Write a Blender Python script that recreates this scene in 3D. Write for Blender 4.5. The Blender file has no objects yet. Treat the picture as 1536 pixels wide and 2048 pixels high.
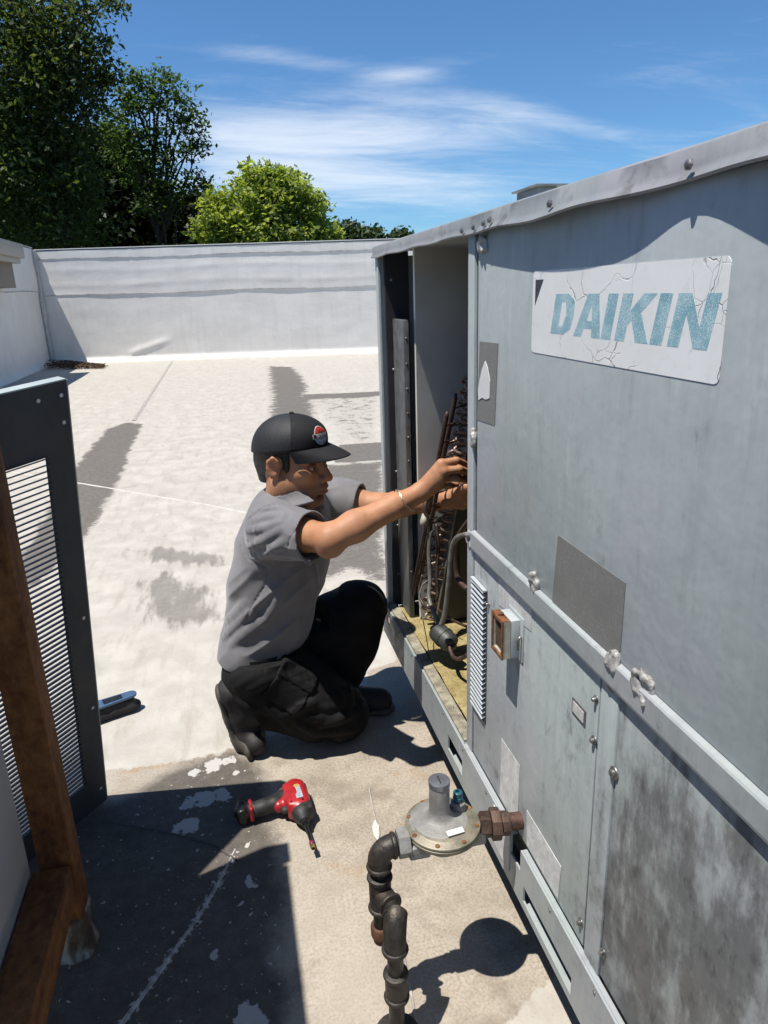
import bpy, bmesh, math, random
import numpy as np
from mathutils import Vector, Matrix, Quaternion
random.seed(7); rng = np.random.default_rng(7)
R_ = math.radians
S = bpy.context.scene
col = S.collection

# ------------------------------------------------------------------ camera
CAM_H, PITCH, ROLL, YAW, FPX = 1.35, R_(17.3), R_(1.9), R_(12.1), 1420.0
_fw = np.array([math.sin(YAW)*math.cos(PITCH), math.cos(YAW)*math.cos(PITCH), -math.sin(PITCH)])
_rt = np.array([math.cos(YAW), -math.sin(YAW), 0.0]); _up = np.cross(_rt, _fw)
_r2 = math.cos(ROLL)*_rt - math.sin(ROLL)*_up
_u2 = math.sin(ROLL)*_rt + math.cos(ROLL)*_up
CAM = np.array([0, 0, CAM_H])
cd = bpy.data.cameras.new('camera'); cam = bpy.data.objects.new('camera', cd); col.objects.link(cam)
cam.matrix_world = Matrix(((_r2[0], _u2[0], -_fw[0], 0), (_r2[1], _u2[1], -_fw[1], 0), (_r2[2], _u2[2], -_fw[2], CAM_H), (0, 0, 0, 1)))
cd.sensor_fit = 'VERTICAL'; cd.sensor_height = 24; cd.lens = 24*FPX/2048
cd.clip_start = 0.02; cd.clip_end = 5000
S.camera = cam

# ------------------------------------------------------------------ sky, sun, exposure
SUN_TO = Vector((-0.328, -0.110, 1.0)).normalized()       # towards the sun
sl = bpy.data.lights.new('sun', 'SUN'); so = bpy.data.objects.new('sun', sl); col.objects.link(so)
sl.energy = 4.5; sl.angle = R_(0.53); sl.color = (1.0, 0.95, 0.87)
so.rotation_euler = SUN_TO.to_track_quat('Z', 'Y').to_euler(); so.location = (-8, -2, 22)
W_ = bpy.data.worlds.new('World'); S.world = W_; W_.use_nodes = True
nt = W_.node_tree; nt.nodes.clear()
sky = nt.nodes.new('ShaderNodeTexSky'); sky.sky_type = 'NISHITA'; sky.sun_disc = False
sky.sun_elevation = math.asin(SUN_TO.z); sky.sun_rotation = math.atan2(SUN_TO.x, SUN_TO.y)
sky.altitude = 300; sky.air_density = 1.0; sky.dust_density = 0.25; sky.ozone_density = 3.0
bg = nt.nodes.new('ShaderNodeBackground'); bg.inputs[1].default_value = 0.066
ou = nt.nodes.new('ShaderNodeOutputWorld')
def wn(t, **p):
    n = nt.nodes.new(t)
    for k, v in p.items(): setattr(n, k, v)
    return n
def wm(op, a, b=None, c=None, clamp=False):
    n = wn('ShaderNodeMath', operation=op, use_clamp=clamp)
    for i, v in enumerate((a, b, c)):
        if v is None: continue
        if isinstance(v, (int, float)): n.inputs[i].default_value = v
        else: nt.links.new(v, n.inputs[i])
    return n.outputs[0]
CLOUDS = [(.28, 3.25, .50, .55, .34, 0), (.90, 2.95, .55, .40, .24, .2), (.80, 3.9, 1.3, .55, .30, .1), (.20, 2.47, .24, .07, .26, .15), (.66, 2.57, .14, .06, .24, -.3), (1.35, 2.86, .60, .10, .24, .35), (-1.2, 2.6, .6, .5, .25, 0), (2.6, 1.2, .9, .5, .3, .4), (-1.5, -1.5, .9, .6, .3, 0), (1.5, -2, .9, .5, .3, .6)]
# thin cirrus: a cloud sheet high overhead, looked up where the view ray meets it
tc = wn('ShaderNodeTexCoord'); sp = wn('ShaderNodeSeparateXYZ'); nt.links.new(tc.outputs['Generated'], sp.inputs[0])
zz = wm('MAXIMUM', sp.outputs[2], 0.03)
cx = wm('DIVIDE', sp.outputs[0], wm('ADD', zz, 0.12)); cy = wm('DIVIDE', sp.outputs[1], wm('ADD', zz, 0.12))
cb = wn('ShaderNodeCombineXYZ'); nt.links.new(cx, cb.inputs[0]); nt.links.new(cy, cb.inputs[1])
def wnoise(scale, detail, rough, dist, sx, sy, rz, off):
    mp = wn('ShaderNodeMapping'); nt.links.new(cb.outputs[0], mp.inputs[0])
    mp.inputs['Scale'].default_value = (sx, sy, 1); mp.inputs['Rotation'].default_value = (0, 0, rz); mp.inputs['Location'].default_value = off
    n = wn('ShaderNodeTexNoise'); nt.links.new(mp.outputs[0], n.inputs['Vector'])
    n.inputs['Scale'].default_value = scale; n.inputs['Detail'].default_value = detail
    n.inputs['Roughness'].default_value = rough; n.inputs['Distortion'].default_value = dist
    return n.outputs[0]
big = wnoise(0.55, 3, .5, .3, 1, 1, 0, (1.72, 0.35, 0))
wisp = wnoise(1.1, 8, .62, .8, .8, 2.0, .5, (3.1, 1.7, 0))
fine = wnoise(3.2, 7, .65, 1.2, .6, 2.4, .55, (.4, 5.2, 0))
def patch_(x0, y0, sx, sy, amp, rot=0.0):
    c_, s_ = math.cos(rot), math.sin(rot); dx_ = wm('SUBTRACT', cx, x0); dy_ = wm('SUBTRACT', cy, y0)
    u = wm('DIVIDE', wm('ADD', wm('MULTIPLY', dx_, c_), wm('MULTIPLY', dy_, s_)), sx); v = wm('DIVIDE', wm('SUBTRACT', wm('MULTIPLY', dy_, c_), wm('MULTIPLY', dx_, s_)), sy)
    return wm('MULTIPLY', wm('EXPONENT', wm('MULTIPLY', wm('ADD', wm('MULTIPLY', u, u), wm('MULTIPLY', v, v)), -1.0)), amp)
spots = None
for a_ in CLOUDS:
    q_ = patch_(*a_); spots = q_ if spots is None else wm('ADD', spots, q_)
cl = wm('ADD', wm('ADD', wm('MULTIPLY', big, .5), spots), wm('ADD', wm('MULTIPLY', wisp, .75), wm('MULTIPLY', fine, .30)))
mr = wn('ShaderNodeMapRange', interpolation_type='SMOOTHSTEP'); nt.links.new(cl, mr.inputs[0])
mr.inputs[1].default_value = 0.78; mr.inputs[2].default_value = 1.42; mr.inputs[3].default_value = 0; mr.inputs[4].default_value = 0.66
mx = wn('ShaderNodeMix', data_type='RGBA'); nt.links.new(mr.outputs[0], mx.inputs[0])
tint = wn('ShaderNodeMix', data_type='RGBA', blend_type='MULTIPLY'); tint.inputs[0].default_value = 1
nt.links.new(sky.outputs[0], tint.inputs[6]); tint.inputs[7].default_value = (.66, 1.0, 1.26, 1)
nt.links.new(tint.outputs[2], mx.inputs[6]); mx.inputs[7].default_value = (10.0, 10.4, 10.9, 1)
nt.links.new(mx.outputs[2], bg.inputs[0]); nt.links.new(bg.outputs[0], ou.inputs[0])
vs = S.view_settings; vs.view_transform = 'Standard'; vs.look = 'None'; vs.exposure = 0.67; vs.gamma = 1.0; vs.use_curve_mapping = False
S.render.engine = 'CYCLES'
S.render.resolution_x, S.render.resolution_y = 768, 1024

# ------------------------------------------------------------------ measuring helpers
def ray(px, py):
    return (px-768)/FPX*_r2 - (py-1024)/FPX*_u2 + _fw
def G(px, py, z=0.0):
    d = ray(px, py); return CAM + (z-CAM_H)/d[2]*d
def PX(px, py, X):
    d = ray(px, py); return CAM + X/d[0]*d
def PY(px, py, Y):
    d = ray(px, py); return CAM + Y/d[1]*d

# ------------------------------------------------------------------ object helpers
def tag(o, label=None, cat=None, group=None, kind=None):
    if label: o['label'] = label
    if cat: o['category'] = cat
    if group: o['group'] = group
    if kind: o['kind'] = kind
    return o
def thing(name, loc, label, cat, group=None):
    o = bpy.data.objects.new(name, None); col.objects.link(o); o.location = loc
    o.empty_display_size = .1
    return tag(o, label, cat, group)
def root_of(o):
    while o.parent: o = o.parent
    return o
def link(name, me, mat, parent=None, smooth=False, label=None):
    if mat and not me.materials: me.materials.append(mat)
    o = bpy.data.objects.new(name, me); col.objects.link(o)
    if parent is not None:
        o.parent = parent
    if smooth is not False and len(me.polygons):
        me.shade_smooth()
        if smooth is not True: me.set_sharp_from_angle(angle=R_(smooth))
    if label: o['label'] = label
    return o
class MB:
    """collects world-space geometry, then links it as ONE mesh object"""
    def __init__(s): s.v = []; s.f = []
    def add(s, vs, fs):
        n = len(s.v); s.v += [tuple(map(float, p)) for p in vs]; s.f += [tuple(i+n for i in f) for f in fs]; return s
    def box(s, lo, hi):
        x0, y0, z0 = lo; x1, y1, z1 = hi
        return s.add([(x0,y0,z0),(x1,y0,z0),(x1,y1,z0),(x0,y1,z0),(x0,y0,z1),(x1,y0,z1),(x1,y1,z1),(x0,y1,z1)],
                     [(0,3,2,1),(4,5,6,7),(0,1,5,4),(1,2,6,5),(2,3,7,6),(3,0,4,7)])
    def obox(s, c, ax, ay, az):
        """box from centre and three half-axis vectors"""
        c, ax, ay, az = map(np.array, (c, ax, ay, az)); vs = []
        for k in (-1, 1):
            for i, j in ((-1,-1),(1,-1),(1,1),(-1,1)): vs.append(c+i*ax+j*ay+k*az)
        return s.add(vs, [(0,3,2,1),(4,5,6,7),(0,1,5,4),(1,2,6,5),(2,3,7,6),(3,0,4,7)])
    def tube(s, pts, r, n=10, caps=True):
        P = [np.array(p, float) for p in pts]; m = len(P)
        rr = [r]*m if np.isscalar(r) else list(r)
        T = []
        for i in range(m):
            t = P[min(i+1, m-1)]-P[max(i-1, 0)]; T.append(t/(np.linalg.norm(t)+1e-12))
        u = np.cross(T[0], [0, 0, 1]);
        if np.linalg.norm(u) < .1: u = np.cross(T[0], [1, 0, 0])
        u /= np.linalg.norm(u); vs = []; fs = []
        for i in range(m):
            u = u-T[i]*u.dot(T[i]); u /= np.linalg.norm(u)+1e-12; w = np.cross(T[i], u)
            for k in range(n):
                a = 2*math.pi*k/n; vs.append(P[i]+rr[i]*(math.cos(a)*u+math.sin(a)*w))
        for i in range(m-1):
            for k in range(n):
                k2 = (k+1) % n; fs.append((i*n+k, i*n+k2, (i+1)*n+k2, (i+1)*n+k))
        if caps: fs += [tuple(range(n-1, -1, -1)), tuple((m-1)*n+k for k in range(n))]
        return s.add(vs, fs)
    def lathe(s, prof, c, axis=(0,0,1), n=32, u=None):
        """prof = [(radius, along)], revolved round axis through c"""
        c = np.array(c, float); ax = np.array(axis, float); ax /= np.linalg.norm(ax)
        if u is None: u = np.cross(ax, [0,0,1]) if abs(ax[2]) < .9 else np.array([1.,0,0])
        u = u-ax*u.dot(ax); u /= np.linalg.norm(u); w = np.cross(ax, u); vs = []; fs = []
        for r, h in prof:
            for k in range(n):
                a = 2*math.pi*k/n; vs.append(c+ax*h+max(r, 1e-5)*(math.cos(a)*u+math.sin(a)*w))
        for i in range(len(prof)-1):
            for k in range(n):
                k2 = (k+1) % n; fs.append((i*n+k, i*n+k2, (i+1)*n+k2, (i+1)*n+k))
        fs += [tuple(range(n-1,-1,-1)), tuple((len(prof)-1)*n+k for k in range(n))]
        return s.add(vs, fs)
    def prism(s, poly, fn, h0, h1):
        """extrude polygon [(a,b)] from h0 to h1; fn(a,b,h) -> world"""
        n = len(poly); vs = [fn(a,b,h0) for a,b in poly]+[fn(a,b,h1) for a,b in poly]
        return s.add(vs, [tuple(range(n-1,-1,-1)), tuple(range(n,2*n))]+[(i,(i+1)%n,n+(i+1)%n,n+i) for i in range(n)])
    def mesh(s, parent=None, name='m'):
        off = Vector((0,0,0))
        if parent is not None: off = root_of(parent).location
        me = bpy.data.meshes.new(name); me.from_pydata([(x-off.x,y-off.y,z-off.z) for x,y,z in s.v], [], s.f)
        bm = bmesh.new(); bm.from_mesh(me); bmesh.ops.recalc_face_normals(bm, faces=bm.faces); bm.to_mesh(me); bm.free()
        return me
    def build(s, name, mat, parent=None, smooth=False, bevel=0, label=None):
        me = s.mesh(parent, name)
        if bevel:
            bm = bmesh.new(); bm.from_mesh(me)
            es = [e for e in bm.edges if len(e.link_faces) == 2 and e.calc_face_angle(0) > .6]
            bmesh.ops.bevel(bm, geom=es, offset=bevel, segments=2, affect='EDGES', profile=.6, clamp_overlap=True)
            bm.to_mesh(me); bm.free()
            if smooth is False: smooth = 35
        return link(name, me, mat, parent, smooth, label)
def arc(c, u, w, r, a0, a1, n):
    c, u, w = map(np.array, (c, u, w))
    return [c+r*(math.cos(a)*u+math.sin(a)*w) for a in np.linspace(a0, a1, n)]

# ------------------------------------------------------------------ material helpers
ALB = 0.72                                                # scales every base colour down, so less sky fill shows in shadows
class T:
    def __init__(s, name):
        s.m = bpy.data.materials.new(name); s.m.use_nodes = True; s.nt = s.m.node_tree
        s.b = s.nt.nodes['Principled BSDF']; s.out = s.nt.nodes['Material Output']
        s.tc = None
    def n(s, typ, ins=None, **props):
        n = s.nt.nodes.new(typ)
        for k, v in props.items(): setattr(n, k, v)
        for k, v in (ins or {}).items(): s.put(n.inputs[k], v)
        return n
    def put(s, sock, v):
        if isinstance(v, bpy.types.NodeSocket): s.nt.links.new(v, sock)
        elif isinstance(v, (tuple, list)) and len(v) == 3 and sock.type == 'RGBA': sock.default_value = (*v, 1)
        else: sock.default_value = v
    def pos(s):  return s.n('ShaderNodeNewGeometry').outputs['Position']
    def obj(s):
        if not s.tc: s.tc = s.n('ShaderNodeTexCoord')
        return s.tc.outputs['Object']
    def map(s, vec, scale=(1,1,1), rot=(0,0,0), loc=(0,0,0)):
        return s.n('ShaderNodeMapping', {'Vector': vec, 'Scale': scale, 'Rotation': rot, 'Location': loc}).outputs[0]
    def noise(s, scale, detail=5, rough=.55, vec=None, dist=0, colr=False):
        n = s.n('ShaderNodeTexNoise', {'Scale': scale, 'Detail': detail, 'Roughness': rough, 'Distortion': dist})
        if vec is not None: s.put(n.inputs['Vector'], vec)
        else: s.put(n.inputs['Vector'], s.obj())
        return n.outputs[1 if colr else 0]
    def voro(s, scale, vec=None, feature='F1', out=0, rnd=1):
        n = s.n('ShaderNodeTexVoronoi', {'Scale': scale, 'Randomness': rnd}, feature=feature)
        s.put(n.inputs['Vector'], vec if vec is not None else s.obj()); return n.outputs[out]
    def math(s, op, a, b=None, c=None, clamp=False):
        n = s.n('ShaderNodeMath', operation=op, use_clamp=clamp)
        for i, v in enumerate((a, b, c)):
            if v is not None: s.put(n.inputs[i], v)
        return n.outputs[0]
    def rng(s, v, a, b, lo=0, hi=1, smooth=True):
        n = s.n('ShaderNodeMapRange', {0: v, 1: a, 2: b, 3: lo, 4: hi}, interpolation_type='SMOOTHSTEP' if smooth else 'LINEAR'); return n.outputs[0]
    def mix(s, fac, a, b, blend='MIX'):
        n = s.n('ShaderNodeMix', data_type='RGBA', blend_type=blend)
        s.put(n.inputs[0], fac); s.put(n.inputs[6], a); s.put(n.inputs[7], b); return n.outputs[2]
    def ramp(s, fac, stops):
        n = s.n('ShaderNodeValToRGB', {0: fac}); e = n.color_ramp.elements
        while len(e) < len(stops): e.new(.5)
        for i, (p, c) in enumerate(stops): e[i].position = p; e[i].color = (*c, 1)
        return n.outputs[0]
    def attr(s, name, out=2): return s.n('ShaderNodeAttribute', attribute_name=name).outputs[out]
    def xyz(s, vec):
        n = s.n('ShaderNodeSeparateXYZ', {0: vec}); return n.outputs
    def bump(s, h, strength=.3, dist=.01, normal=None):
        n = s.n('ShaderNodeBump', {'Height': h, 'Strength': strength, 'Distance': dist})
        if normal is not None: s.put(n.inputs['Normal'], normal)
        return n.outputs[0]
    def set(s, **k):
        names = dict(col='Base Color', rough='Roughness', metal='Metallic', nrm='Normal', spec='Specular IOR Level', sss='Subsurface Weight', alpha='Alpha', sheen='Sheen Weight', coat='Coat Weight', trans='Transmission Weight')
        if 'col' in k: k['col'] = s.mix(1.0, k['col'], (ALB, ALB, ALB), 'MULTIPLY')
        for kk, v in k.items(): s.put(s.b.inputs[names[kk]], v)
        return s.m
def simple(name, c, rough=.6, metal=0, var=.12, scale=25, bump=.15, bscale=180, bd=.002, spec=.5, dirt=None):
    t = T(name); n1 = t.noise(scale, 6, .6); n2 = t.noise(bscale, 4, .6)
    dark = tuple(x*(1-var) for x in c); lite = tuple(min(1, x*(1+var)) for x in c)
    cc = t.mix(t.rng(n1, .3, .7), dark, lite)
    if dirt: cc = t.mix(t.rng(t.noise(scale*.35, 7, .65), .52, .68, 0, .8), cc, dirt)
    r = t.rng(n1, .25, .75, max(0, rough-.1), min(1, rough+.1))
    return t.set(col=cc, rough=r, metal=metal, nrm=t.bump(n2, bump, bd), spec=spec)
# ------------------------------------------------------------------ sculpting: distance fields meshed by surface nets
class SDF:
    def __init__(s, lo, hi, h):
        s.lo = np.array(lo, np.float32); s.h = h; s.n = np.ceil((np.array(hi)-s.lo)/h).astype(int)+1
        s.a = np.full(tuple(s.n), .05, np.float32); s.ax = [s.lo[i]+h*np.arange(s.n[i], dtype=np.float32) for i in range(3)]
    def _rg(s, lo, hi, pad):
        i0 = np.maximum(np.floor((np.array(lo)-pad-s.lo)/s.h).astype(int), 0); i1 = np.minimum(np.ceil((np.array(hi)+pad-s.lo)/s.h).astype(int)+1, s.n)
        if (i1 <= i0).any(): return None
        sl_ = tuple(slice(a, b) for a, b in zip(i0, i1)); P = [s.ax[0][sl_[0]][:,None,None], s.ax[1][sl_[1]][None,:,None], s.ax[2][sl_[2]][None,None,:]]
        return sl_, P
    def comb(s, sl_, d, k, op):
        a = s.a[sl_]; d = d.astype(np.float32)
        if op == 'u': h = np.maximum(k-np.abs(a-d), 0)/max(k, 1e-9); s.a[sl_] = np.minimum(a, d)-h*h*k*.25
        elif op == 's': d = -d; h = np.maximum(k-np.abs(a-d), 0)/max(k, 1e-9); s.a[sl_] = np.maximum(a, d)+h*h*k*.25
    def cone(s, a, b, ra, rb=None, k=.01, op='u', flat=None):
        """tapered capsule; flat=(axis vector, factor) squeezes it along that axis"""
        a, b = np.array(a, np.float32), np.array(b, np.float32); rb = ra if rb is None else rb; R = max(ra, rb)
        g = s._rg(np.minimum(a, b)-R, np.maximum(a, b)+R, k+.02)
        if g is None: return s
        sl_, P = g; ba = b-a; L = float(ba@ba)+1e-12; d0, d1, d2 = P[0]-a[0], P[1]-a[1], P[2]-a[2]
        t = np.clip((d0*ba[0]+d1*ba[1]+d2*ba[2])/L, 0, 1); e0, e1, e2 = d0-t*ba[0], d1-t*ba[1], d2-t*ba[2]
        if flat is not None:
            v, f = flat; v = np.array(v, np.float32); v /= np.linalg.norm(v); q = e0*v[0]+e1*v[1]+e2*v[2]
            dd = np.sqrt(np.maximum(e0*e0+e1*e1+e2*e2-q*q, 0)+(q*f)**2)
            r = ra+t*(rb-ra); d = (dd-r)/np.maximum(1, 1+(f-1)*np.abs(q)*f/(dd+1e-6))
        else: d = np.sqrt(e0*e0+e1*e1+e2*e2)-(ra+t*(rb-ra))
        s.comb(sl_, d, k, op); return s
    def chain(s, pts, rs, k=.01, op='u', flat=None):
        for i in range(len(pts)-1): s.cone(pts[i], pts[i+1], rs[i], rs[i+1], k, op, flat)
        return s
    def ell(s, c, r, M=None, k=.01, op='u'):
        c = np.array(c, np.float32); r = np.array(r, np.float32); R = r.max(); g = s._rg(c-R, c+R, k+.02)
        if g is None: return s
        sl_, P = g; d = [P[i]-c[i] for i in range(3)]
        if M is not None: M = np.array(M, np.float32); d = [M[i][0]*d[0]+M[i][1]*d[1]+M[i][2]*d[2] for i in range(3)]
        k0 = np.sqrt(sum((d[i]/r[i])**2 for i in range(3))); k1 = np.sqrt(sum((d[i]/r[i]**2)**2 for i in range(3)))+1e-9
        s.comb(sl_, k0*(k0-1)/k1, k, op); return s
    def box(s, c, hs, M=None, rad=.003, k=.004, op='u'):
        c = np.array(c, np.float32); hs = np.array(hs, np.float32); R = np.linalg.norm(hs); g = s._rg(c-R, c+R, k+.02)
        if g is None: return s
        sl_, P = g; d = [P[i]-c[i] for i in range(3)]
        if M is not None: M = np.array(M, np.float32); d = [M[i][0]*d[0]+M[i][1]*d[1]+M[i][2]*d[2] for i in range(3)]
        q = [np.abs(d[i])-(hs[i]-rad) for i in range(3)]
        o = np.sqrt(sum(np.maximum(x, 0)**2 for x in q)); ii = np.minimum(np.maximum(np.maximum(q[0], q[1]), q[2]), 0)
        s.comb(sl_, o+ii-rad, k, op); return s
    def disp(s, fn, band=.02):
        idx = np.nonzero(np.abs(s.a) < band); P = np.stack([s.ax[i][idx[i]] for i in range(3)], -1); s.a[idx] += fn(P).astype(np.float32); return s
    def mesh(s):
        a = s.a; sg = a < 0; n = a.shape
        c = [sg[i:n[0]-1+i, j:n[1]-1+j, k:n[2]-1+k] for i in (0,1) for j in (0,1) for k in (0,1)]
        cnt = sum(x.astype(np.int8) for x in c); act = (cnt > 0) & (cnt < 8); ijk = np.argwhere(act)
        vid = np.full(act.shape, -1, np.int32); vid[act] = np.arange(len(ijk)); acc = np.zeros((len(ijk), 3), np.float64); num = np.zeros(len(ijk))
        cv = {o: a[ijk[:,0]+o[0], ijk[:,1]+o[1], ijk[:,2]+o[2]].astype(np.float64) for o in [(i,j,k) for i in (0,1) for j in (0,1) for k in (0,1)]}
        for o in cv:
            for d in range(3):
                if o[d]: continue
                o2 = list(o); o2[d] = 1; v0, v1 = cv[o], cv[tuple(o2)]; m = (v0 < 0) != (v1 < 0); t = v0/(np.where(m, v0-v1, 1)); p = np.array(o, float)[None].repeat(len(ijk), 0); p[:, d] += t
                acc[m] += p[m]; num[m] += 1
        V = s.lo+s.h*(ijk+acc/num[:, None]); Fs = []
        for d in range(3):
            e1, e2 = [(1,2),(2,0),(0,1)][d]; sl0 = [slice(None)]*3; sl1 = [slice(None)]*3; sl0[d] = slice(0, -1); sl1[d] = slice(1, None)
            s0, s1 = sg[tuple(sl0)], sg[tuple(sl1)]; X = np.argwhere(s0 != s1); X = X[(X[:,e1] > 0) & (X[:,e2] > 0) & (X[:,e1] < n[e1]-1) & (X[:,e2] < n[e2]-1)]
            fl = s0[X[:,0], X[:,1], X[:,2]]; A = X.copy(); B = X.copy(); B[:,e1] -= 1; C_ = B.copy(); C_[:,e2] -= 1; D = X.copy(); D[:,e2] -= 1
            q = np.stack([vid[tuple(Z.T)] for Z in (A, B, C_, D)], -1); q[~fl] = q[~fl][:, ::-1]; Fs.append(q)
        return V, np.concatenate(Fs)
def sculpt(f, name, mat, parent, relax=2, label=None, attrs=None):
    V, F = f.mesh()
    off = np.array(root_of(parent).location) if parent is not None else np.zeros(3)
    # a little relaxation takes the grid steps out
    for it in range(relax):
        s_ = np.zeros_like(V); c_ = np.zeros(len(V))
        for a, b in ((0,1),(1,2),(2,3),(3,0)):
            np.add.at(s_, F[:,a], V[F[:,b]]); np.add.at(c_, F[:,a], 1); np.add.at(s_, F[:,b], V[F[:,a]]); np.add.at(c_, F[:,b], 1)
        V = V+(s_/np.maximum(c_, 1)[:,None]-V)*(.6 if it % 2 == 0 else .45)
    me = np_mesh(name, V-off, F)
    if attrs:
        for k, fn in attrs.items():
            v = fn(V); (cattr if v.ndim == 2 else fattr)(me, k, v)
    return link(name, me, mat, parent, True, label)
def _inter(s, d): s.a = np.maximum(s.a, d.astype(np.float32)); return s
SDF.inter = _inter
def _full(s): return s.ax[0][:,None,None], s.ax[1][None,:,None], s.ax[2][None,None,:]
SDF.full = _full
def _plane(s, p, nrm, k=.0):
    """keep the side the normal points away from"""
    p = np.array(p); nrm = np.array(nrm)/np.linalg.norm(nrm); x, y, z = s.full()
    d = (x-p[0])*nrm[0]+(y-p[1])*nrm[1]+(z-p[2])*nrm[2]; s.a = np.maximum(s.a, d.astype(np.float32)); return s
SDF.plane = _plane
def _hit(s, px, py, t0=1.2, t1=3.2, n=700):
    d = ray(px, py); d = d/np.linalg.norm(d); ts = np.linspace(t0, t1, n); P = CAM+ts[:,None]*d; i = np.round((P-s.lo)/s.h).astype(int)
    ok = ((i >= 0) & (i < s.n)).all(1); v = np.full(n, 1.); v[ok] = s.a[tuple(i[ok].T)]; w = np.nonzero(v < 0)[0]
    return P[w[0]] if len(w) else None
SDF.hit = _hit
def _fold(s, pts, r=.007, sink=.004, k=.012, op='u', z=None):
    """raise (or cut) a fold along a line drawn over the visible surface"""
    fine = []
    for i in range(len(pts)-1):
        a, b = np.array(pts[i], float), np.array(pts[i+1], float); m = max(1, int(np.linalg.norm(b-a)/9))
        fine += [a+(b-a)*j/m for j in range(m)]
    fine.append(np.array(pts[-1], float)); Q = [s.hit(*q) for q in fine]; Q = [q for q in Q if q is not None]; n = len(Q)
    if n < 2: return s
    vd = np.mean(Q, 0)-CAM; vd /= np.linalg.norm(vd)
    for i in range(n-1):
        e0 = math.sin(math.pi*(i+.4)/(n+.2))**.7; e1 = math.sin(math.pi*(i+1.4)/(n+.2))**.7
        if np.linalg.norm(Q[i+1]-Q[i]) > .05: continue
        if op == 'u': s.cone(Q[i]+vd*(sink+r*(1-e0)*.8), Q[i+1]+vd*(sink+r*(1-e1)*.8), r*(.5+.5*e0), r*(.5+.5*e1), k, 'u')
        else: s.cone(Q[i]-vd*sink, Q[i+1]-vd*sink, r, r, k, 's')
    return s
SDF.fold = _fold
# ================================================================== SETTING
def vnoise(P, seed=0):
    """smooth value noise 0..1 for an (...,3) array"""
    P = np.asarray(P, np.float32); i = np.floor(P).astype(np.int64); f = P-i; f = f*f*(3-2*f)
    def h(a, b, c):
        n = (a*374761393 + b*668265263 + c*2147483647 + seed*974711) & 0xffffffff
        n = ((n ^ (n >> 13))*1274126177) & 0xffffffff
        return ((n ^ (n >> 16)) & 0xffff).astype(np.float32)/65535
    x, y, z = i[...,0], i[...,1], i[...,2]; r = 0
    for dx in (0,1):
        wx = f[...,0] if dx else 1-f[...,0]
        for dy in (0,1):
            wy = f[...,1] if dy else 1-f[...,1]
            for dz in (0,1):
                wz = f[...,2] if dz else 1-f[...,2]
                r = r + wx*wy*wz*h(x+dx, y+dy, z+dz)
    return r
def fbm(P, oct=4, seed=0):
    r = 0; a = .5; P = np.asarray(P, np.float32)
    for o in range(oct): r = r+a*vnoise(P*(2**o), seed+o); a *= .5
    return r/(1-.5**oct)
def sdpoly(P, poly):
    """signed distance, positive inside"""
    d = np.full(len(P), 1e9); ins = np.zeros(len(P), bool); n = len(poly)
    for i in range(n):
        a = np.array(poly[i]); b = np.array(poly[(i+1) % n]); e = b-a; w = P-a
        t = np.clip((w@e)/(e@e+1e-12), 0, 1); q = w-t[:,None]*e; d = np.minimum(d, np.hypot(q[:,0], q[:,1]))
        c = ((a[1] <= P[:,1]) != (b[1] <= P[:,1]))
        with np.errstate(divide='ignore', invalid='ignore'):
            xi = a[0]+(P[:,1]-a[1])/(b[1]-a[1]+1e-15)*(b[0]-a[0])
        ins ^= c & (P[:,0] < xi)
    return np.where(ins, d, -d)
def gp(*pts): return [tuple(G(x, y)[:2]) for x, y in pts]
def sm(x, a, b):
    t = np.clip((x-a)/(b-a), 0, 1); return t*t*(3-2*t)
def grid_mesh(name, xs, ys, zf=None):
    X, Y = np.meshgrid(xs, ys, indexing='ij'); Z = np.zeros_like(X) if zf is None else zf(X, Y)
    V = np.stack([X, Y, Z], -1).reshape(-1, 3); nx, ny = len(xs), len(ys)
    i = np.arange((nx-1)*(ny-1)); a = (i//(ny-1))*ny+i % (ny-1)
    F = np.stack([a, a+ny, a+ny+1, a+1], -1)
    return V, F
def np_mesh(name, V, F):
    me = bpy.data.meshes.new(name); V = np.asarray(V, np.float32); F = np.asarray(F, np.int32); k = F.shape[1]
    me.vertices.add(len(V)); me.vertices.foreach_set('co', V.ravel())
    me.loops.add(F.size); me.loops.foreach_set('vertex_index', F.ravel())
    me.polygons.add(len(F)); me.polygons.foreach_set('loop_start', np.arange(0, F.size, k, dtype=np.int32))
    me.update(calc_edges=True); me.validate(); return me
def fattr(me, name, vals):
    a = me.attributes.new(name, 'FLOAT', 'POINT'); a.data.foreach_set('value', np.asarray(vals, np.float32).ravel())
def cattr(me, name, vals):
    a = me.attributes.new(name, 'FLOAT_COLOR', 'POINT'); v = np.ones((len(vals), 4), np.float32); v[:, :3] = vals
    a.data.foreach_set('color', v.ravel())

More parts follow.
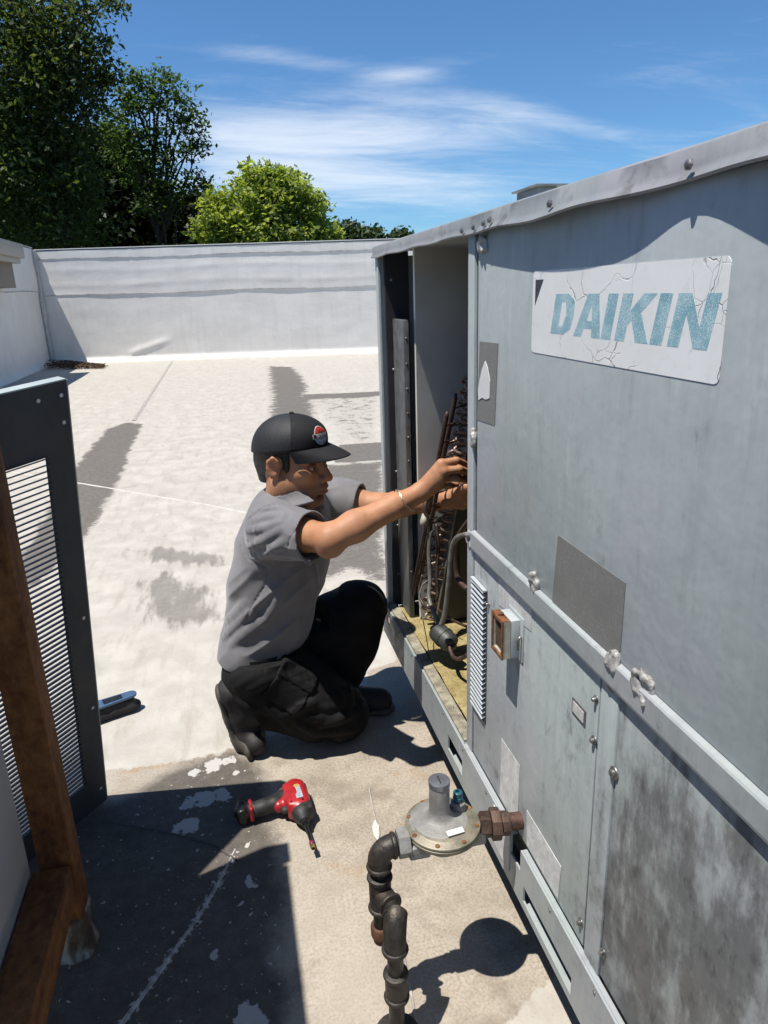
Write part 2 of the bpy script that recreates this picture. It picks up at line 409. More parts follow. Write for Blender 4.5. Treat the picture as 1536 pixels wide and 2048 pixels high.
# ---- the roof sheet: white coating, worn tan near the camera, grey dirt stains, flakes of old coating
xs = np.concatenate([np.arange(-4.3, -1.3, .12), np.arange(-1.3, 1.1, .02), np.arange(1.1, 4, .12), np.arange(4, 14.1, 1)])
ys = np.concatenate([np.arange(-3, .6, .3), np.arange(.6, 3.4, .02), np.arange(3.4, 8, .05), np.arange(8, 18.3, .12)])
def roof_z(X, Y):
    P = np.stack([X*.9, Y*.9, X*0], -1)
    return (fbm(P, 3, 5)-.5)*.012*sm(Y, 2.6, 5)
V, F = grid_mesh('roof', xs, ys, roof_z)
Q = V[:, :2]
def stain(polys, soft=.05):
    m = np.zeros(len(Q))
    for p in polys: m = np.maximum(m, np.clip(.5+sdpoly(Q, gp(*p))/(2*soft), 0, 1))
    return m
tan = stain([[(195,1545),(330,1528),(440,1508),(500,1480),(700,1440),(742,1330),(762,1240),(790,1200),(860,1300),(960,1480),(1150,1850),(1260,2060),(1000,2250),(-100,2300),(-200,1900),(-200,1600),(60,1560)]], .035)
white2 = stain([[(1005,2060),(1040,2015),(1080,1980),(1112,1945),(1190,2060),(1100,2110)], [(735,1290),(770,1262),(795,1285),(790,1325),(745,1335)]], .02)
tan = np.clip(tan-white2, 0, 1)
dirt = stain([[(255,845),(284,848),(262,890),(242,950),(197,1030),(162,1082),(120,1120),(60,1180),(20,1150),(60,1090),(130,960),(180,900),(215,858)]], .10)
dirt = np.maximum(dirt, stain([[(540,733),(582,734),(600,752),(612,775),(606,790),(620,800),(628,850),(600,900),(535,900),(548,800),(543,760)]], .22))
dirt = np.maximum(dirt, stain([[(680,890),(770,884),(770,920),(672,926)], [(606,790),(765,782),(766,792),(606,799)]], .05))
dirt = np.maximum(dirt, .68*stain([[(640,930),(775,920),(790,1180),(700,1145),(640,1175),(600,1080)]], .12))
dirt = np.maximum(dirt, .42*stain([[(610,795),(765,788),(765,890),(690,890),(650,850)]], .12))
faint = stain([[(265,1100),(330,1092),(440,1105),(455,1135),(380,1130),(300,1125)], [(275,1165),(330,1145),(420,1180),(440,1240),(370,1255),(290,1235)]], .10)
flake = stain([[(330,1545),(480,1505),(515,1530),(535,1600),(560,1720),(575,2060),(420,2300),(-200,2300),(-250,1900),(-100,1620),(215,1605)]], .07)  # flaking, grimy area, stretched over the whole cast shadow to darken it
# a line of flakes along an old lap in the shade
def lined(a, b):
    a = np.array(G(*a)[:2]); b = np.array(G(*b)[:2]); e = b-a; w = Q-a; t = np.clip((w@e)/(e@e), 0, 1); q = w-t[:,None]*e
    return np.hypot(q[:,0], q[:,1])
lap = np.maximum(sm(lined((470,1705),(400,1830)), .024, .0), sm(lined((400,1830),(235,2060)), .020, 0))
big = np.zeros(len(Q))
for (x, y, r) in [(405,1598,.034),(445,1592,.03),(375,1605,.026),(375,1650,.034),(352,1655,.02),(430,1530,.035),(465,1520,.02),(500,2040,.04),(505,1770,.018),(487,1805,.012),(505,1830,.008),(430,1910,.012),(500,1950,.009),(440,1995,.012),(470,1680,.012),(490,1690,.01),(350,1590,.014),(475,1545,.012),(390,1545,.022),(500,1760,.016)]:
    c = G(x, y)[:2]; big = np.maximum(big, np.clip(1.25-np.hypot(Q[:,0]-c[0], (Q[:,1]-c[1])*.85)/r*.75, 0, 1))
me = np_mesh('roof', V, F)
for k, v in dict(tan=tan, dirt=dirt, faint=faint, flake=flake, lap=lap, chip=big).items(): fattr(me, k, v)
t = T('roof_coating'); p = t.pos()
n_f = t.noise(34, 8, .65, p); n_m = t.noise(7, 7, .62, p); n_l = t.noise(1.3, 5, .6, p); n_x = t.noise(150, 5, .65, p)
streak = t.noise(9, 6, .6, t.map(p, (2.2, .5, 1), (0, 0, .5)))
white = t.mix(t.rng(n_m, .28, .72), (.485,.45,.395), (.61,.575,.515))
white = t.mix(t.rng(n_l, .4, .72, 0, .45), white, (.49,.455,.41))
white = t.mix(t.rng(streak, .50, .70, 0, .55), white, (.40,.36,.30))
white = t.mix(t.rng(t.noise(3.0, 8, .7, t.map(p, (1,1,1), (0,0,0), (7,3,1))), .54, .70, 0, .28), white, (.38,.35,.31))
white = t.mix(t.rng(n_x, .52, .68, 0, .38), white, (.36,.33,.29))
tanc = t.mix(t.rng(n_m, .3, .7), (.355,.31,.25), (.52,.46,.385))
tanc = t.mix(t.rng(n_x, .42, .64, .0, .62), tanc, (.20,.155,.11))
tanc = t.mix(t.rng(n_l, .35, .65, 0, .55), tanc, (.54,.485,.41))
tanc = t.mix(t.rng(t.noise(3.4, 8, .7, p), .50, .66, 0, .62), tanc, (.215,.175,.135))
tanc = t.mix(t.rng(t.noise(5.5, 5, .6, t.map(p, (1,1,1), (0,0,0), (4,9,1))), .60, .72, 0, .45), tanc, (.36,.22,.10))
dirtc = t.mix(t.rng(n_f, .3, .7), (.10,.09,.078), (.175,.157,.137))
grime = t.mix(t.rng(n_f, .35, .7), (.045,.040,.035), (.090,.079,.068))  # grime, with some of the cast shadow's darkness put into the colour
def edge(a, amp, lo=.44, hi=.56, n=None):
    return t.rng(t.math('ADD', t.attr(a), t.math('MULTIPLY', t.math('SUBTRACT', n if n else n_f, .5), amp)), lo, hi)
c = t.mix(t.math('MULTIPLY', edge('faint', 1.6, .40, .85, streak), .62), white, dirtc)
c = t.mix(t.math('MULTIPLY', edge('dirt', 1.5, .36, .60, t.math('ADD', t.math('MULTIPLY', n_m, .6), t.math('MULTIPLY', n_f, .4))), .90), c, dirtc)
tn = edge('tan', 1.25, .42, .58, n_f)
c = t.mix(tn, c, tanc)
# grimy corner by the frame, painted darker still to deepen the shadow cast there
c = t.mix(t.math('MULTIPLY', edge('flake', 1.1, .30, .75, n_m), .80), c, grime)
chipn = t.math('ADD', t.attr('chip'), t.math('MULTIPLY', t.math('SUBTRACT', t.noise(28, 6, .6, p), .5), 1.9))
ch = t.rng(chipn, .62, .70)
spots = t.math('MULTIPLY', t.rng(t.noise(62, 4, .55, p), .655, .68), t.rng(t.attr('flake'), .25, .6))
lapn = t.math('MULTIPLY', t.attr('lap'), t.rng(t.noise(60, 6, .65, p), .46, .60))
fl = t.math('MAXIMUM', ch, t.math('MAXIMUM', spots, t.rng(lapn, .3, .45)))
c = t.mix(fl, c, (.55,.53,.50))
hgt = t.math('ADD', t.math('MULTIPLY', n_x, .35), t.math('ADD', t.math('MULTIPLY', n_f, .6), t.math('MULTIPLY', fl, .5)))
roof_mat = t.set(col=c, rough=t.rng(n_m, .3, .7, .62, .85), nrm=t.bump(hgt, .55, .004), spec=.25)
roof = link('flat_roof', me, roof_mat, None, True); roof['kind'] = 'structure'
# laps of the roofing sheets: low welts along the seams
seam_m = simple('seam_membrane', (.40,.37,.33), .75, var=.35, scale=30)
def seam(pts, w, h=.003, name='lap_seam', mat=None):
    P = [np.array(G(*q)) for q in pts]; m = MB(); vs = []
    fine = []
    for i in range(len(P)-1):
        k = max(2, int(np.linalg.norm(P[i+1]-P[i])/.05))
        for j in range(k): fine.append(P[i]+(P[i+1]-P[i])*j/k)
    fine.append(P[-1]); n = len(fine)
    for i, q in enumerate(fine):
        d = fine[min(i+1, n-1)]-fine[max(i-1, 0)]; d /= np.linalg.norm(d); s = np.array([d[1], -d[0], 0])
        q = q+s*random.uniform(-.002, .002); ww = w*random.uniform(.7, 1.3); z0 = roof_z(np.array(q[0]), np.array(q[1]))
        vs += [q-s*ww+[0,0,z0-.002], q-s*ww*.4+[0,0,z0+h], q+s*ww*.4+[0,0,z0+h], q+s*ww+[0,0,z0-.002]]
    m.add(vs, [(4*i+k, 4*i+k+1, 4*i+5+k, 4*i+4+k) for i in range(n-1) for k in range(3)])
    return m.build(name, mat or seam_m, roof, 40)
seam([(738,1575),(752,1650),(768,1740),(800,1850),(833,2060)], .005)
seam([(345,722),(268,842)], .03, .006)
seam([(205,1640),(330,1665),(430,1692),(475,1722)], .005, .004, mat=simple('lap_dark', (.10,.09,.085), .8))
seam([(470,1700),(430,1780),(380,1860),(235,2060)], .006, .004, mat=simple('lap_white', (.50,.48,.46), .7, var=.4, scale=60))
seam([(-60,930),(420,1010),(520,1030)], .010, .004, mat=simple('lap_pale', (.62,.59,.54), .8))

# ---- building below and the land far down
m = MB(); m.box((-4.6,-3.2,-6), (14.3,18.2,-.08)); bld = m.build('building_block', simple('render_wall', (.5,.48,.45), .8)); bld['kind'] = 'structure'
t = T('grass'); p = t.pos(); gm = t.set(col=t.mix(t.noise(.05, 6, .6, p), (.03,.05,.015), (.07,.09,.03)), rough=.9)
V, F = grid_mesh('g', np.linspace(-1500, 1500, 31), np.linspace(-1500, 1500, 31)); V[:, 2] = -6
g = link('ground', np_mesh('ground', V, F), gm); g['kind'] = 'structure'

# ---- parapet walls wrapped in white membrane
t = T('wall_membrane'); p = t.pos()
n1 = t.noise(2.2, 6, .6, p); n2 = t.noise(9, 6, .6, t.map(p, (1,1,.35))); n3 = t.noise(3.5, 5, .6, t.map(p, (3,3,.2)))
c = t.mix(t.rng(n1, .3, .7), (.90,.875,.83), (.99,.965,.92))
c = t.mix(t.rng(n3, .5, .75, 0, .12), c, (.45,.43,.40))
c = t.mix(t.rng(n2, .58, .72, 0, .12), c, (.50,.48,.45))
wall_mat = t.set(col=c, rough=.55, nrm=t.bump(t.noise(14, 6, .6, p), .25, .01), spec=.3)
coping_mat = simple('coping_metal', (.72,.72,.71), .4, var=.05)
seam_w = simple('wall_seam', (.55,.54,.52), .7, var=.3, scale=6)
WA = np.array([-3.83, 17.67]); WB = np.array([3.47, 16.31]); wd = (WB-WA)/np.linalg.norm(WB-WA); wn_ = np.array([wd[1], -wd[0]])
if wn_[1] > 0: wn_ = -wn_
WL, WH = 13.0, 2.42
def wall_sheet(A, d, nrm, L, H, disp, du=.06, dz=.04):
    us = np.arange(0, L+du, du); zs = np.arange(0, H+dz*.5, dz)
    U, Z = np.meshgrid(us, zs, indexing='ij'); D = disp(U, Z)
    # cant strip at the foot
    D = D + .09*sm(Z, .13, 0)**1.5
    V = np.stack([A[0]+d[0]*U+nrm[0]*D, A[1]+d[1]*U+nrm[1]*D, Z], -1).reshape(-1, 3)
    nz = len(zs); i = np.arange((len(us)-1)*(nz-1)); a = (i//(nz-1))*nz+i % (nz-1)
    return V, np.stack([a, a+nz, a+nz+1, a+1], -1)
def far_disp(U, Z):
    P = np.stack([U*1.1, Z*2.2, U*0], -1); D = (fbm(P, 4, 3)-.5)*.014
    D += .003*(Z > WH-.19) + .003*(Z > WH-.95)                       # sheet laps
    for zc, seed in ((WH-.42, 2), (WH-.73, 9)):                         # fixing bars telegraphing through
        z1 = zc+.03*np.sin(U*1.3+seed); b = .55+.9*vnoise(np.stack([U*1.9, U*0, U*0+seed], -1), seed)
        D += .005*b*np.exp(-((Z-z1)/.06)**2)
    # one long diagonal crease near the foot
    t0 = (U-1.7)/1.1; D += .022*np.exp(-((Z-(.14+.33*t0))/.07)**2)*sm(t0, 0, .2)*sm(t0, 1.1, .7)
    # vertical sheet joints
    for uj in (2.1, 4.4, 6.7, 9.0): D += .004*np.exp(-((U-uj)/.03)**2)
    return D
V, F = wall_sheet(WA, wd, wn_, WL, WH, far_disp)
fw_root = thing('parapet_wall', (WA[0], WA[1], 0), 'long white membrane parapet wall across the far end of the roof', 'wall')
V = V-np.array([WA[0], WA[1], 0]); me = np_mesh('membrane', V, F); link('membrane', me, wall_mat, fw_root, True)
def wall_core(root, A, d, nrm, L, H, th=.3, back=.03):
    a = A-nrm*back; m = MB()
    q = [a, a+d*L, a+d*L-nrm*th, a-nrm*th]
    m.add([(*x, -6) for x in q]+[(*x, H-.005) for x in q], [(0,3,2,1),(4,5,6,7),(0,1,5,4),(1,2,6,5),(2,3,7,6),(3,0,4,7)])
    m.build('core', simple('core_render', (.5,.48,.45), .8), root)
    m = MB(); q = [A+nrm*.014, A+d*L+nrm*.014, A+d*L-nrm*(th+.06), A-nrm*(th+.06)]
    m.add([(*x, H) for x in q]+[(*x, H+.022) for x in q], [(0,3,2,1),(4,5,6,7),(0,1,5,4),(1,2,6,5),(2,3,7,6),(3,0,4,7)])
    m.build('coping', coping_mat, root, bevel=.006)
wall_core(fw_root, WA, wd, wn_, WL, WH)
def wall_lap(root, A, d, nrm, L, z, off=.022):
    m = MB(); vs = []; n = 90
    for i in range(n+1):
        u = L*i/n; zz = z+.012*math.sin(u*1.7)+random.uniform(-.004, .004); w = random.uniform(.006, .013)
        for dz in (-w, w): vs.append((*(A+d*u+nrm*off), zz+dz))
    fs = [(2*i, 2*i+2, 2*i+3, 2*i+1) for i in range(n)]
    k = len(vs); vs += [(x-nrm[0]*.05, y-nrm[1]*.05, z_) for x, y, z_ in vs]
    fs += [tuple(k+j for j in f[::-1]) for f in fs]+[(2*i, k+2*i, k+2*i+2, 2*i+2) for i in range(n)]+[(2*i+1, 2*i+3, k+2*i+3, k+2*i+1) for i in range(n)]
    m.add(vs, fs); m.build('lap_seam', seam_w, root)
wall_lap(fw_root, WA, wd, wn_, WL, WH-.95, .014)
wall_lap(fw_root, WA, wd, wn_, WL, WH-.19, .014)
# left wall, running back past the camera
LA = WA+wn_*.0; ld = np.array([.008, -1.0]); ld /= np.linalg.norm(ld); ln_ = np.array([-ld[1], ld[0]])
if ln_[0] < 0: ln_ = -ln_
def left_disp(U, Z):
    P = np.stack([U*1.2, Z*1.6, U*0+7], -1); D = (fbm(P, 4, 8)-.5)*.04
    D += .012*(Z > WH-.9)*(U > 0)
    for uj in (.6, 1.3, 2.6, 3.4): D += .010*np.exp(-((U-uj)/.05)**2)
    return D
lw_root = thing('parapet_wall', (LA[0], LA[1], 0), 'white membrane parapet wall along the left side of the roof, in shade', 'wall')
V, F = wall_sheet(LA, ld, ln_, 20.8, WH+.05, left_disp, .08, .05)
link('membrane', np_mesh('membrane', V-np.array([LA[0], LA[1], 0]), F), wall_mat, lw_root, True)
wall_core(lw_root, LA, ld, ln_, 20.8, WH+.05)
wall_lap(lw_root, LA, ld, ln_, 6, WH-.86, .020)
# rolled corner strip
m = MB(); cpt = LA+wd*.06+wn_*.06
m.tube([(cpt[0]+random.uniform(-.01,.01), cpt[1], z) for z in np.linspace(.05, WH, 14)], [random.uniform(.045,.06) for _ in range(14)], 10)
m.build('corner_roll', simple('corner_roll', (.58,.56,.54), .6, var=.2, scale=5), lw_root, 40)
# beige overflow hood on the left wall
hz0, hz1 = PX(30, 575, -3.45)[2], PX(30, 487, -3.45)[2]
hy = PX(44, 540, -3.45)[1]
hr = thing('vent_hood', (-3.6, hy, 0), 'beige metal hood box fixed on top of the left parapet wall', 'vent')
hm = simple('beige_metal', (.47,.44,.375), .55, var=.1, scale=8)
m = MB(); m.box((-3.85, hy-3.0, hz0+.42), (-3.42, hy-.12, hz1-.25)); m.build('body', hm, hr, bevel=.01)
m = MB(); m.box((-3.9, hy-3.1, hz1-.25), (-3.36, hy, hz1)); m.build('cap', hm, hr, bevel=.012)
m = MB(); m.box((-3.85, hy-3.0, hz0), (-3.55, hy-.2, hz0+.42)); m.build('throat', simple('brown_metal', (.22,.185,.14), .6), hr, bevel=.008)

# ---- leaf litter swept into the corner
lit = MB(); cc = G(150, 735)[:2]
lf = np.random.default_rng(3)
for k in range(2600):
    a = lf.uniform(0, 1)**.8; px = 92+115*a+lf.normal(0, 3); py = 735-10*lf.uniform(-.6, 1)*(1-.55*a)
    q = G(px, py); hgt = .10*(1-a)*lf.uniform(0, 1)+.008
    s = lf.uniform(.02, .05); e1 = lf.normal(size=3); e1 /= np.linalg.norm(e1); e2 = np.cross(e1, lf.normal(size=3)); e2 /= np.linalg.norm(e2)
    c0 = np.array([q[0], q[1], hgt+.02]); e1[2] *= .4; e2[2] *= .4
    lit.add([c0-e1*s, c0+e2*s*.5, c0+e1*s, c0-e2*s*.5], [(0,1,2,3)])
lo = lit.build('leaf_litter', simple('dead_leaves', (.11,.06,.03), .85, var=.6, scale=14))
tag(lo, 'heap of brown dead leaves in the corner of the parapet', 'leaves', kind='stuff')
# ================================================================== ROOFTOP UNIT
X0 = .4725; Y0, Y1 = -.30, 2.205; ZR0, ZR1 = .215, .335; ZT = 1.447; XB = 1.75
YD, YJ = 1.353, .790                                             # edge of the open bay, joint between the lower doors
def paint(name, c1, c2, dirt=.0, grime=0., streak=.25, rough=.45, extra=0):
    t = T(name); p = t.pos(); x, y, z = t.xyz(p)
    nl = t.noise(3.2, 5, .6, p); ns = t.noise(9, 6, .62, t.map(p, (1, 3.5, .28))); nf = t.noise(70, 6, .65, p); nm = t.noise(16, 7, .66, p)
    nsf = t.noise(40, 6, .62, t.map(p, (1, 2.6, .16)))
    c = t.mix(t.rng(nl, .32, .68), c1, c2)
    c = t.mix(t.rng(nsf, .45, .72, 0, .16), c, tuple(v*1.28 for v in c2))
    c = t.mix(t.rng(ns, .48, .74, 0, streak), c, tuple(v*.62 for v in c1))
    c = t.mix(t.rng(nf, .60, .72, 0, .28), c, tuple(v*.55 for v in c1))
    # pinkish chalking of old paint
    c = t.mix(t.rng(t.noise(5, 4, .5, t.map(p, (1, 1, .6), (0,0,0), (3,1,2))), .46, .64, 0, .45), c, (c2[0]*1.04, c2[1]*.94, c2[2]*1.04))
    sg_ = t.noise(11, 6, .6, t.map(p, (1, 2.2, .55), (.5,0,0), (2,7,1))); c = t.mix(t.rng(sg_, .60, .70, 0, .32), c, tuple(v*.66 for v in c1)); c = t.mix(t.rng(sg_, .40, .30, 0, .30), c, tuple(v*1.2 for v in c2))
    if grime:
        m = t.math('ADD', t.math('MULTIPLY', t.noise(9, 10, .76, t.map(p, (1, 1.5, .48), (0,0,0), (.3,.2,.9))), .75), t.math('MULTIPLY', nm, .35))
        hz = t.rng(z, 1.0, .70); hy = t.rng(y, 1.0, .72)
        g = t.rng(t.math('ADD', m, t.math('ADD', t.math('MULTIPLY', t.math('MULTIPLY', hz, hy), .16), extra)), .64, .82, 0, grime)
        c = t.mix(g, c, (.165,.172,.175))
        c = t.mix(t.math('MULTIPLY', t.rng(t.noise(46, 7, .7, t.map(p, (1, 1.2, .55))), .50, .62), t.math('MULTIPLY', t.math('MULTIPLY', t.rng(m, .52, .66), hz), grime)), c, (.085,.088,.088))
        # pale vertical wash marks
        wsh = t.rng(t.noise(7, 4, .5, t.map(p, (1, 3.2, .5), (0.25,0,0), (1,4,2))), .60, .72, 0, .20)
        c = t.mix(t.math('MULTIPLY', wsh, hy), c, tuple(v*1.2 for v in c2))
    if dirt:
        c = t.mix(t.rng(nm, .56, .70, 0, dirt), c, (.11,.108,.10))
    h = t.math('ADD', t.math('MULTIPLY', nl, 1.0), t.math('MULTIPLY', nf, .03))
    return t.set(col=c, rough=t.rng(nm, .3, .7, rough-.08, rough+.16), nrm=t.bump(h, .30, .02), spec=.4)
PA, PB = (.435,.490,.482), (.505,.565,.555)
paint_m = paint('grey_paint', PA, PB, .10, .0)
paint_up = paint('grey_paint_upper', PA, PB, .08, .75)
paint_lo = paint('grey_paint_lower', PA, PB, .30, .45, .35)
paint_rt = paint('grey_paint_stained', tuple(v*.86 for v in PA), tuple(v*.9 for v in PB), .55, 1.0, .5, extra=.06)
rail_m = paint('grey_paint_rail', (.35,.395,.395), (.41,.455,.455), .28, .0)
galv = simple('galvanised', (.40,.40,.39), .42, .6, .18, 30)
shade_black = simple('bay_shade_black', (.022,.024,.028), .75, var=.3)  # near-black colour stands in for the shade inside the bay
inner_m = simple('inner_panel', (.92,.92,.85), .42, .1, .08, 6, .1, 40)
screw_m = simple('screw_steel', (.30,.29,.28), .38, .8, .3, 90)
seal_m = simple('sealant', (.42,.41,.39), .5, .15, .3, 110, .5, 90, .004, dirt=(.10,.095,.09))
rt = thing('rooftop_unit', (1.1, 1.0, 0), 'large weathered grey rooftop air conditioning unit with one open bay', 'air conditioner')

def plate(yb, zb, openc, x0, x1):
    """sheet in the YZ plane built from cells, leaving the open ones out"""
    m = MB(); ny, nz = len(yb)-1, len(zb)-1; solid = lambda i, j: 0 <= i < ny and 0 <= j < nz and (i, j) not in openc
    ids = {}; vs = []; fs = []
    def v(i, j, k):
        if (i, j, k) not in ids: ids[(i, j, k)] = len(vs); vs.append(((x0, x1)[k], yb[i], zb[j]))
        return ids[(i, j, k)]
    for i in range(ny):
        for j in range(nz):
            if not solid(i, j): continue
            fs.append((v(i,j,0), v(i,j+1,0), v(i+1,j+1,0), v(i+1,j,0))); fs.append((v(i,j,1), v(i+1,j,1), v(i+1,j+1,1), v(i,j+1,1)))
            for di, dj, e in ((-1,0,((i,j),(i,j+1))),(1,0,((i+1,j+1),(i+1,j))),(0,-1,((i+1,j),(i,j))),(0,1,((i,j+1),(i+1,j+1)))):
                if not solid(i+di, j+dj): a, b = e; fs.append((v(*a,0), v(*a,1), v(*b,1), v(*b,0)))
    return m.add(vs, fs)
# -- base: rail with fork slots, a pipe notch and a lifting hole
yb = [Y0, .30, .50, .800, .995, 1.012, 1.058, 1.355, 1.465, 2.108, 2.142, Y1]; zb = [ZR0, .232, .246, .268, .276, .288, .304, ZR1]
openc = {(1,1),(1,2),(3,1),(3,2),(3,0)} - {(3,0)}
openc |= {(7,2),(7,3),(7,4)} | {(5,6),(5,5)} | {(9,4),(9,5)}
rail = plate(yb, zb, openc, X0-.014, X0-.010).build('base_rail', rail_m, rt)
m = MB(); m.box((X0-.0095, YD+.002, ZR1-.004), (X0+.02, Y1, ZR1)); m.box((X0-.0095, Y0, ZR1-.004), (X0-.001, 1.012, ZR1)); m.box((X0-.0095, 1.058, ZR1-.004), (X0-.001, YD, ZR1))
m.build('rail_lip', rail_m, rail)
m = MB(); m.box((X0+.05, Y0, ZR0+.005), (XB, Y1-.01, ZR0+.10)); m.build('base_pan', simple('pan_dark', (.05,.05,.05), .8), rt)
m = MB(); m.box((X0-.0095, Y0, ZR0), (X0+.035, Y1, ZR0+.004)); m.build('rail_lower_flange', rail_m, rail)
m = MB(); m.box((X0+.20, Y0, 0), (XB-.1, Y1-.1, ZR0+.004)); m.build('curb', simple('curb', (.10,.095,.09), .85), rt)
for y in np.arange(-.2, 2.2, .155):
    for z in (.322,):
        if any(a-.02 < y < b+.02 for a, b in ((1.01,1.06),)): continue
        MB().lathe([(.0035,0),(.003,.0015),(.001,.002)], (X0-.014, y, z), (-1,0,0), 8).build('rivet', screw_m, rail, True)
# -- top panel with its turned-down, dented edge
def lipw(y):
    w = .0105+.003*math.sin(y*7.3+1)+.002*math.sin(y*17)
    w += .005*math.exp(-((y-1.0)/.16)**2) - .004*math.exp(-((y-.68)/.06)**2) + .010*math.exp(-((y-.50)/.11)**2)
    if y > 1.3: w = .006+(w-.006)*max(0, 1-(y-1.3)/.15)
    return w
m = MB(); vs = []; ysl = np.linspace(Y0, Y1, 130)
for y in ysl:
    w = lipw(y); dz = -.004*math.exp(-((y-1.02)/.2)**2)+.0015*math.sin(y*23)
    for x, z in ((X0+.03, 1.470), (X0+.004, 1.4765), (X0-.003-w*.25, 1.4765), (X0-.006-w*.45, 1.473), (X0-.004-w*.8, 1.456+dz), (X0-.006-w*1.05, 1.449+dz), (X0-.008-w*1.12, 1.445+dz), (X0-.005-w*1.1, 1.4425+dz), (X0-.002-w*.95, 1.4445+dz), (X0-.001-w*.7, 1.452+dz), (X0+.001-w*.2, 1.468), (X0+.03, 1.465)):
        vs.append((x, y, z))
k = 12; fs = [(i*k+j, i*k+(j+1) % k, (i+1)*k+(j+1) % k, (i+1)*k+j) for i in range(len(ysl)-1) for j in range(k)]
fs += [tuple(range(k)), tuple((len(ysl)-1)*k+j for j in range(k))]
m.add(vs, fs); edge_m = paint('grey_paint_edge', (.25,.265,.27), (.32,.335,.34), .6, .0, .3)
top = MB().box((X0+.031, Y0, 1.462), (XB, Y1, 1.474)).build('top_panel', paint_m, rt)
m.build('top_edge', edge_m, top, 50)
for (px, py) in [(1378,330),(1110,408),(950,455),(972,447),(925,462),(985,440)]:
    q = PX(px, py, X0-.016); m = MB(); m.lathe([(.0055,0),(.0055,.003),(.003,.005),(.001,.0055)], (X0-.012-lipw(q[1])*.6, q[1], q[2]), (-1,0,.2), 6); m.build('screw', screw_m, top, 40)
q = PX(1052, 392, .62); bzt = PX(1060, 381, .62)[2]; m = MB()
m.box((.60, q[1]-.10, 1.475), (.64, q[1], bzt-.004)); m.box((.59, q[1]-.115, bzt-.004), (.655, q[1]+.004, bzt)); m.build('lifting_bracket', galv, rt, bevel=.002)
MB().lathe([(.007,0),(.007,.006),(.004,.009)], (.62, q[1]-.02, bzt), (0,0,1), 6).build('screw', screw_m, rt)

# -- end of the unit beyond the open bay
m = MB(); m.box((X0-.002, Y1-.030, ZR1), (X0+.010, Y1, ZT)); m.box((X0-.006, Y1-.052, ZR1), (X0+.002, Y1-.034, ZT)); m.build('corner_post', paint_m, rt, bevel=.002)
YE = 2.125
m = MB(); m.box((X0+.012, YE+.012, ZR1+.002), (.556, YE+.03, ZT+.012)); inner_col = m.build('inner_column', shade_black, rt)  # inner corner column, its shade put into the black colour
m = MB(); m.obox((.538+.32, 2.010+.066, (ZR1+ZT+.014)/2), (.32,.066,0), (-.001,.005,0), (0,0,(ZT+.010-ZR1)/2)); m.build('end_panel', inner_m, rt)
m = MB(); m.box((X0, YE+.032, ZR1), (XB, Y1, ZT)); m.build('end_wall', paint_m, rt)
q1 = PY(816, 640, YE-.118); x = PY(812, 900, YE-.118)[0]
m = MB(); m.box((x, YE-.118, ZR1+.016), (x+.016, YE+.010, q1[2])); m.build('galvanised_angle', simple('dull_galvanised', (.17,.175,.175), .5, .3, .2, 30), rt, bevel=.0015)
for i in range(12):
    z = ZR1+.10+i*(q1[2]-ZR1-.15)/11
    MB().lathe([(.003,0),(.003,.001),(.001,.002)], (x+.008, YE-.118, z), (0,-1,0), 7).build('rivet', screw_m, rt, True)
for z in (.62, .80, 1.12, 1.38, .45):
    MB().lathe([(.004,0),(.004,.002),(.001,.003)], (X0+.03, YE+.012, z), (0,-1,0), 7).build('screw', galv, inner_col, True)
# -- floor of the bay: yellowed insulation board
t = T('yellow_insulation'); n = t.noise(16, 8, .68); n2 = t.noise(120, 5, .6)
c = t.ramp(n, [(.25, (.16,.12,.045)), (.45, (.38,.30,.12)), (.7, (.55,.46,.23))]); c = t.mix(t.rng(n2, .5, .7, 0, .6), c, (.12,.09,.05))
ins_m = t.set(col=c, rough=.95, nrm=t.bump(t.math('ADD', n, t.math('MULTIPLY', n2, .4)), 1.0, .012))
V, F = grid_mesh('f', np.linspace(X0+.022, XB-.02, 120), np.linspace(YD-.05, YE-.002, 70)); V[:, 2] = ZR1+.004+.012*fbm(V*[14,14,0], 4, 2)
me = np_mesh('floor', V-np.array([1.1, 1.0, 0]), F); link('insulation_floor', me, ins_m, rt, True)
m = MB(); m.box((X0-.008, YD+.004, ZR1+.0005), (X0+.021, Y1-.055, ZR1+.007)); m.build('floor_edge', simple('edge_strip', (.30,.27,.20), .8, var=.4, scale=40), rt)
for y in np.arange(YD+.05, 2.1, .09):
    MB().lathe([(.0035,0),(.003,.001),(.001,.002)], (X0+.008, y, ZR1+.007), (0,0,1), 7).build('rivet', screw_m, rt, True)
# -- bulkhead between the bay and the closed compartment, back wall
m = MB(); m.box((X0+.012, YD-.045, ZR1+.002), (XB-.02, YD-.03, ZT+.012)); m.build('bulkhead', shade_black, rt)
m = MB(); m.box((XB-.02, Y0, ZR0+.11), (XB, Y1, ZT+.014)); m.build('back_wall', paint_m, rt)
m = MB(); m.box((X0+.012, Y0, ZR1), (XB-.02, Y0+.02, ZT+.012)); m.build('near_end_wall', paint_m, rt)

